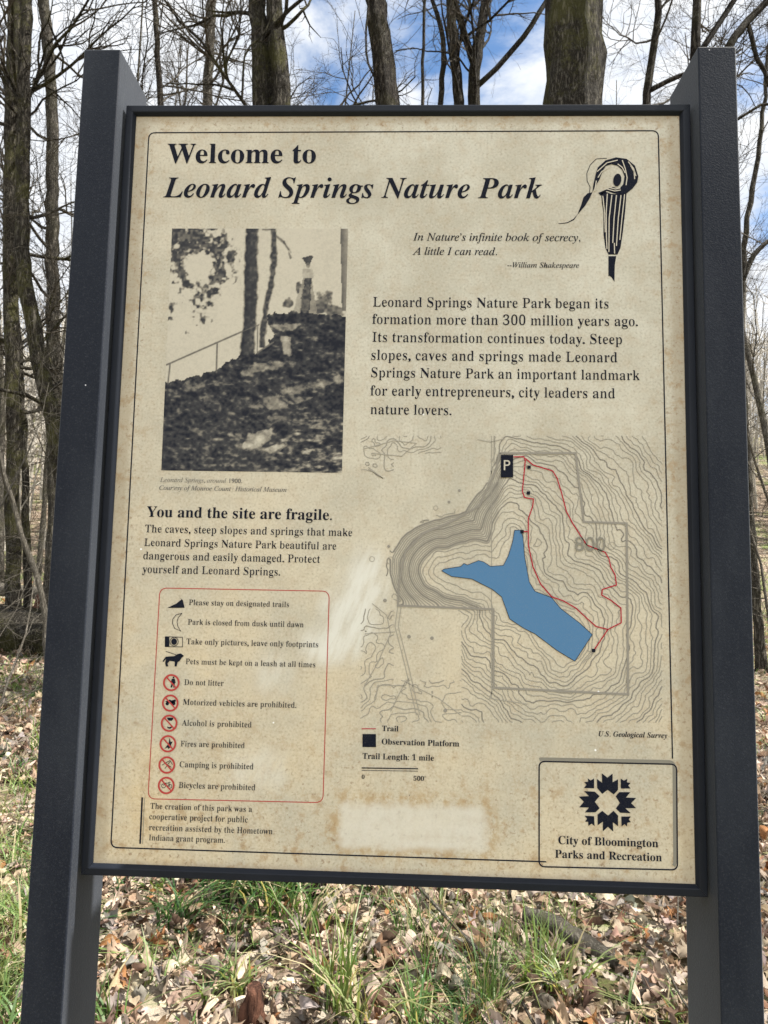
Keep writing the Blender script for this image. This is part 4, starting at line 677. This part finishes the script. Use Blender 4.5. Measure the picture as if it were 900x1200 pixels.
def contour(level,wd,mat):
    a=FH[:-1,:-1];b=FH[:-1,1:];c_=FH[1:,1:];d_=FH[1:,:-1]
    code=(a>level)*1+(b>level)*2+(c_>level)*4+(d_>level)*8
    for j,i in zip(*np.nonzero((code>0)&(code<15)&(far[:-1,:-1]<.45))):
        v=[FH[j,i],FH[j,i+1],FH[j+1,i+1],FH[j+1,i]]; P=[(GX[j,i],GY[j,i]),(GX[j,i+1],GY[j,i]),(GX[j,i],GY[j+1,i]),(GX[j,i],GY[j,i])]
        P=[(GX[j,i],GY[j,i]),(GX[j,i+1],GY[j,i]),(GX[j+1,i+1],GY[j+1,i+1]),(GX[j+1,i],GY[j+1,i])]; X=[]
        for k in range(4):
            k2=(k+1)%4
            if (v[k]>level)!=(v[k2]>level):
                t=(level-v[k])/(v[k2]-v[k]); X.append((P[k][0]+t*(P[k2][0]-P[k][0]),P[k][1]+t*(P[k2][1]-P[k][1])))
        for k in range(0,len(X)-1,2):
            if math.hypot(X[k][0]-X[k+1][0],X[k][1]-X[k+1][1])<.3: continue
            q0,q1=mp(*X[k]),mp(*X[k+1]); e=(q1-q0)*.06; ww=wd*(1.5 if w[j,i]>.6 and far[j,i]<.4 and 48<dist[j,i]<140 else 1.)
            M_.stroke([tuple(q0-e),tuple(q1+e)],ww,mat,0)
for k in range(1,34): contour(k+.15,.0018 if k%5==0 else .0012,'map_grey_dark' if k%5==0 else 'map_grey')
FH,keep=(fbm(GX/120,GY/105,45,4)*14+fbm(GX/35,GY/35,47,2)*.9),((far>=.45)&((GX<120)&((GY>500)|(GY<140))|(GX<330)&(GY>690)|(GX<250)&(GY<75)))
far=np.where(keep,0.,1.)
for k in range(2,14): contour(k+.4,.0011 if k%4 else .0015,'map_grey')
for p in L_['roads']: M_.stroke(pts(p),.0012,'map_grey',1)
M_.stroke(pts(L_['boundary']),.0033,'map_grey_dark',2)
for p in L_['mapfeat']: M_.stroke(pts(p),.0008,'map_grey',1,True)
for p in L_['mapdots']: M_.poly(pts(p),'map_grey_dark',1)
n8=pts(L_['n800']); M_.text('800','sans',n8[0][0],n8[1][0],n8[0][1]-.002,'shadow_grey',5)
M_.poly(pts(L_['lake']),'lake_blue',3); M_.stroke(pts(L_['lake']),.0007,'ink',4,True)
for p in L_['trail']: M_.stroke(pts(p),.0017,'trail_red',5)
for x,z in pts(L_['squares']): M_.poly([(x-.0027,z-.0027),(x+.0027,z-.0027),(x+.0027,z+.0027),(x-.0027,z+.0027)],'ink',6)
pb=pts(L_['pbox']); M_.poly(pb,'ink',6); M_.text('P','sansbold',pb[0][0]+.0047,pb[1][0]-.0045,pb[2][1]+.0115,'bare_paper',7)
G_=grp('legend'); G_.stroke(pts(L_['legend_line']),.0013,'trail_red',1); G_.poly(pts(L_['legend_sq']),'ink',1)
G_.stroke(pts(L_['scalebar'][0]),.0016,'ink',1); G_.stroke(pts(L_['scalebar'][1]),.0008,'ink',1)
for k,pr in groups.items(): pr.build(names[k],panel)

# ------------------------------------------------------------------ leaf litter (stuff)
def leaf_template(kind,R):
    n=9; t=np.linspace(0,1,n); w={'oval':.30*np.sin(np.pi*t**.85)**.8,'long':.2*np.sin(np.pi*t**.9)**.9,'oak':(.17+.11*np.cos(t*6*np.pi+.6))*np.sin(np.pi*t)**.5,'maple':np.interp(t,[0,.12,.25,.38,.5,.62,.75,.88,1],[.03,.30,.42,.22,.50,.24,.26,.10,.0])}[kind]
    w=np.clip(w,.006,None)*R.uniform(.9,1.1,n); V=[]
    fold=R.uniform(-.5,1.3); curl=R.uniform(-2.2,2.2); cr2=R.uniform(-2,2.5)
    for i in range(n):
        for s in (-1,-.5,0,.5,1):
            x=s*w[i]*(1+R.normal(0,.04)); y=t[i]-.5+(.05*abs(s) if kind=='maple' else 0)
            V.append((x,y,fold*abs(x)+curl*y*y*.9+cr2*x*x*2+R.normal(0,.03)))
    V=np.array(V); V[:,2]-=V[:,2].min()*.5; F=[]
    for i in range(n-1):
        for s in range(4): a=i*5+s; F.append((a,a+1,a+6,a+5))
    return V,np.array(F)
R=np.random.default_rng(12)
TPL=[leaf_template(k,R) for k in ('oval','oval','long','oak','oak','maple','maple','maple','oval','long','oak','maple')]
def scatter(name,tpls,pos,scale,col,mat,R,tilt=.45,layer='tint'):
    N=len(pos); which=R.integers(0,len(tpls),N); Vs=[];Fs=[];Cs=[];n=0
    for k,(V,F) in enumerate(tpls):
        ix=np.nonzero(which==k)[0]; m=len(ix)
        if not m: continue
        a=R.uniform(0,2*np.pi,m); b=R.normal(0,tilt,m); c=R.normal(0,tilt,m); flip=np.where(R.random(m)<.5,1,-1)
        X=V[None]*scale[ix][:,None,None]; X=X*np.stack([np.ones(m),np.ones(m),flip],1)[:,None]
        ca,sa=np.cos(b)[:,None],np.sin(b)[:,None]; y=X[...,1]*ca-X[...,2]*sa; z=X[...,1]*sa+X[...,2]*ca
        ca,sa=np.cos(c)[:,None],np.sin(c)[:,None]; x=X[...,0]*ca+z*sa; z=-X[...,0]*sa+z*ca
        ca,sa=np.cos(a)[:,None],np.sin(a)[:,None]; x,y=x*ca-y*sa,x*sa+y*ca
        Q=np.stack([x,y,z],-1)+pos[ix][:,None]; Vs.append(Q.reshape(-1,3)); Fs.append((F[None]+(n+np.arange(m)*len(V))[:,None,None]).reshape(-1,F.shape[1])); n+=m*len(V)
        Cs.append(np.repeat(col[ix],len(V),0))
    return fast_mesh(name,np.concatenate(Vs),np.concatenate(Fs),np.concatenate(Cs),mat)
def fast_mesh(name,V,F,C,mat):
    me=bpy.data.meshes.new(name); me.vertices.add(len(V)); me.vertices.foreach_set('co',V.astype(np.float32).ravel()); k=F.shape[1]
    me.loops.add(F.size); me.loops.foreach_set('vertex_index',F.astype(np.int32).ravel()); me.polygons.add(len(F)); me.polygons.foreach_set('loop_start',(np.arange(len(F))*k).astype(np.int32)); me.polygons.foreach_set('use_smooth',np.ones(len(F),bool))
    me.update(calc_edges=True); ca=me.color_attributes.new('tint','FLOAT_COLOR','POINT'); ca.data.foreach_set('color',np.concatenate([C,np.ones((len(C),1))],1).astype(np.float32).ravel())
    me.materials.append(MATS[mat]); o=bpy.data.objects.new(name,me); COL.objects.link(o); return o
PAL=np.array([(.46,.38,.30),(.40,.31,.235),(.36,.26,.19),(.50,.43,.36),(.24,.15,.095),(.28,.255,.23),(.13,.085,.06),(.33,.17,.075),(.20,.18,.165),(.55,.47,.37)]); PW=np.array([.19,.18,.14,.12,.08,.09,.05,.03,.06,.06])
def cols(N,R): return np.clip(PAL[R.choice(len(PAL),N,p=PW/PW.sum())]*R.uniform(.6,1.12,(N,1))*R.normal(1,.04,(N,3)),.01,.7)
areas=[(-2.3,2.3,.5,3.4,900),(-2.3,2.3,-1.6,.5,60)]; PP=[]
for x0,x1,y0,y1,dn in areas:
    N=int((x1-x0)*(y1-y0)*dn); PP.append(np.stack([R.uniform(x0,x1,N),R.uniform(y0,y1,N)],1))
N=26000; y=3.4+R.uniform(0,1,N)**1.5*14; x=R.uniform(-.72,.72,N)*(y+1.5); PP.append(np.stack([x,y],1))
PP=np.concatenate(PP); N=len(PP); Z=ground_z(PP[:,0],PP[:,1])+R.uniform(0,.05,N)+.03*(fbm(PP[:,0]*4+9,PP[:,1]*4+9,3,2)-.4)
size=R.uniform(.035,.09,N)*np.where(PP[:,1]>3.4,1.25,1.); frag=(R.random(N)<.38)&(PP[:,1]<3.4); size[frag]*=.4; Z[frag]+=.012
o=scatter('fallen_leaves',TPL,np.stack([PP[:,0],PP[:,1],Z],1),size,cols(N,R),'dry_leaf',R,.5); tag(o,'dry pale brown leaf litter covering the ground','leaf litter',kind='stuff')
# ------------------------------------------------------------------ grass (stuff)
def blades(pos,h,wd,lean,col,R,seg=5):
    N=len(pos); t=np.linspace(0,1,seg+1); a=R.uniform(0,6.283,N); out=h*lean; dx,dy=np.cos(a),np.sin(a)
    cx=pos[:,0,None]+dx[:,None]*out[:,None]*t**2; cy=pos[:,1,None]+dy[:,None]*out[:,None]*t**2; cz=pos[:,2,None]+h[:,None]*(t-.35*np.clip(lean,0,1.3)[:,None]*t**2.5)
    b=a+np.pi/2+R.normal(0,.5,N); w=wd[:,None]*np.clip(1-t**2.2,.03,1)*.5; wx,wy=np.cos(b)[:,None]*w,np.sin(b)[:,None]*w
    V=np.stack([np.stack([cx-wx,cy-wy,cz],-1),np.stack([cx+wx,cy+wy,cz],-1)],2).reshape(N,-1,3)
    f=np.array([(2*i,2*i+1,2*i+3,2*i+2) for i in range(seg)]); F=(f[None]+(np.arange(N)*2*(seg+1))[:,None,None]).reshape(-1,4)
    return V.reshape(-1,3),F,np.repeat(col,2*(seg+1),0)
R=np.random.default_rng(77); AV=[];AF=[];AC=[];n=0
def clump(x,y,nb,h,w,spread,lean,c,cj=.25):
    global n
    if y<3 and abs(x)<2: nb=int(nb*1.9); h*=1.25
    a=R.uniform(0,6.28,nb); r=spread*np.sqrt(R.uniform(0,1,nb)); P=np.stack([x+r*np.cos(a),y+r*np.sin(a)],1); Z=ground_z(P[:,0],P[:,1])-.01
    col=np.clip(np.array(c)*R.uniform(1-cj,1+cj,(nb,1))*R.normal(1,.06,(nb,3)),.005,.8); dead=R.random(nb)<.14; col[dead]=np.array([.38,.33,.2])
    V,F,C=blades(np.stack([P[:,0],P[:,1],Z],1),h*R.uniform(.5,1.15,nb),w*R.uniform(.6,1.3,nb),np.abs(R.normal(lean+.1,.38,nb)),col,R); AV.append(V); AF.append(F+n); AC.append(C); n+=len(V)
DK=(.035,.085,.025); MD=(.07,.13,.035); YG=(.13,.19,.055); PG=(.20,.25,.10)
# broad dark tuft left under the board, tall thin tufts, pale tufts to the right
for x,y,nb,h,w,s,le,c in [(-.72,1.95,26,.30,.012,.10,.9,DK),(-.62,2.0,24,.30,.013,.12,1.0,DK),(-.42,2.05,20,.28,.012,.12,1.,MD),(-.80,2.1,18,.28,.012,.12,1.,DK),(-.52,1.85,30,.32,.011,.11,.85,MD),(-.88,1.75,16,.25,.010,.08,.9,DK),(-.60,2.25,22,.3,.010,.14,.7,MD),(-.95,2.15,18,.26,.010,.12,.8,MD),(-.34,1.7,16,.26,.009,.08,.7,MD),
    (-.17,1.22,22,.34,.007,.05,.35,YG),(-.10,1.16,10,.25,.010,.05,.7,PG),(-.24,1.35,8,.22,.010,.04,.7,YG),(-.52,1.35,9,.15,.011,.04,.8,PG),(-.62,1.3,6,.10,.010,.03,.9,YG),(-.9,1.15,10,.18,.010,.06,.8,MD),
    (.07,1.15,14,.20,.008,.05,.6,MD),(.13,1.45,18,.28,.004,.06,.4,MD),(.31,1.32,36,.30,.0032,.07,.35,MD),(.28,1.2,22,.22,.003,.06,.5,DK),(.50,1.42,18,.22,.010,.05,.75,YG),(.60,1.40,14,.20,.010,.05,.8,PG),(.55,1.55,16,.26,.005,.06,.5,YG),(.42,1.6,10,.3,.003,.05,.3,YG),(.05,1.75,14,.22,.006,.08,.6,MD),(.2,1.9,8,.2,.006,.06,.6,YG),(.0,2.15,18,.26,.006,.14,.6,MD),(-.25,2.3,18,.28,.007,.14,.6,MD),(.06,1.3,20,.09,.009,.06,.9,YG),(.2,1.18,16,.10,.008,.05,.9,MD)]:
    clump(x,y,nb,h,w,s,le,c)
for k in range(165):                              # open grassy ground left of the left post
    y=R.uniform(1.0,6.5); x=-R.uniform(.44,.66)*(y+1.06)-R.uniform(0,.25); clump(x,y,int(R.uniform(8,20)),R.uniform(.10,.24),R.uniform(.006,.011),R.uniform(.05,.16),R.uniform(.6,1.),[DK,MD,YG,YG,PG,MD][R.integers(6)])
for k in range(95):                               # low weeds
    y=R.uniform(.8,3.); x=R.uniform(-1.7,1.5) if k%2 else R.uniform(-1.3,.2); clump(x,y,9,R.uniform(.045,.10),R.uniform(.009,.015),.05,1.,[MD,YG,DK,PG][R.integers(4)])
for k in range(70): y=R.uniform(.7,3.2); x=R.uniform(-2.,2.1); clump(x,y,int(R.uniform(3,9)),R.uniform(.07,.17),R.uniform(.004,.009),.05,R.uniform(.5,.9),[MD,YG,PG][R.integers(3)])
for k in range(700):
    y=6+R.uniform(0,1)**1.3*26; s=1 if R.random()<.55 else -1; x=s*R.uniform(.40,.70)*(y+1.06) if R.random()<.85 else R.uniform(-.6,.6)*(y+1)
    if s>0 and y<8 : continue
    clump(x,y,int(R.uniform(6,13)),R.uniform(.12,.26),R.uniform(.010,.02),R.uniform(.15,.45),.7,[MD,YG,YG,PG][R.integers(4)])
for k in range(130): y=R.uniform(4,30); x=R.uniform(.52,.62)*(y+1.06); clump(x,y,10,R.uniform(.1,.2),.009,.15,.7,[MD,YG,PG][R.integers(3)])
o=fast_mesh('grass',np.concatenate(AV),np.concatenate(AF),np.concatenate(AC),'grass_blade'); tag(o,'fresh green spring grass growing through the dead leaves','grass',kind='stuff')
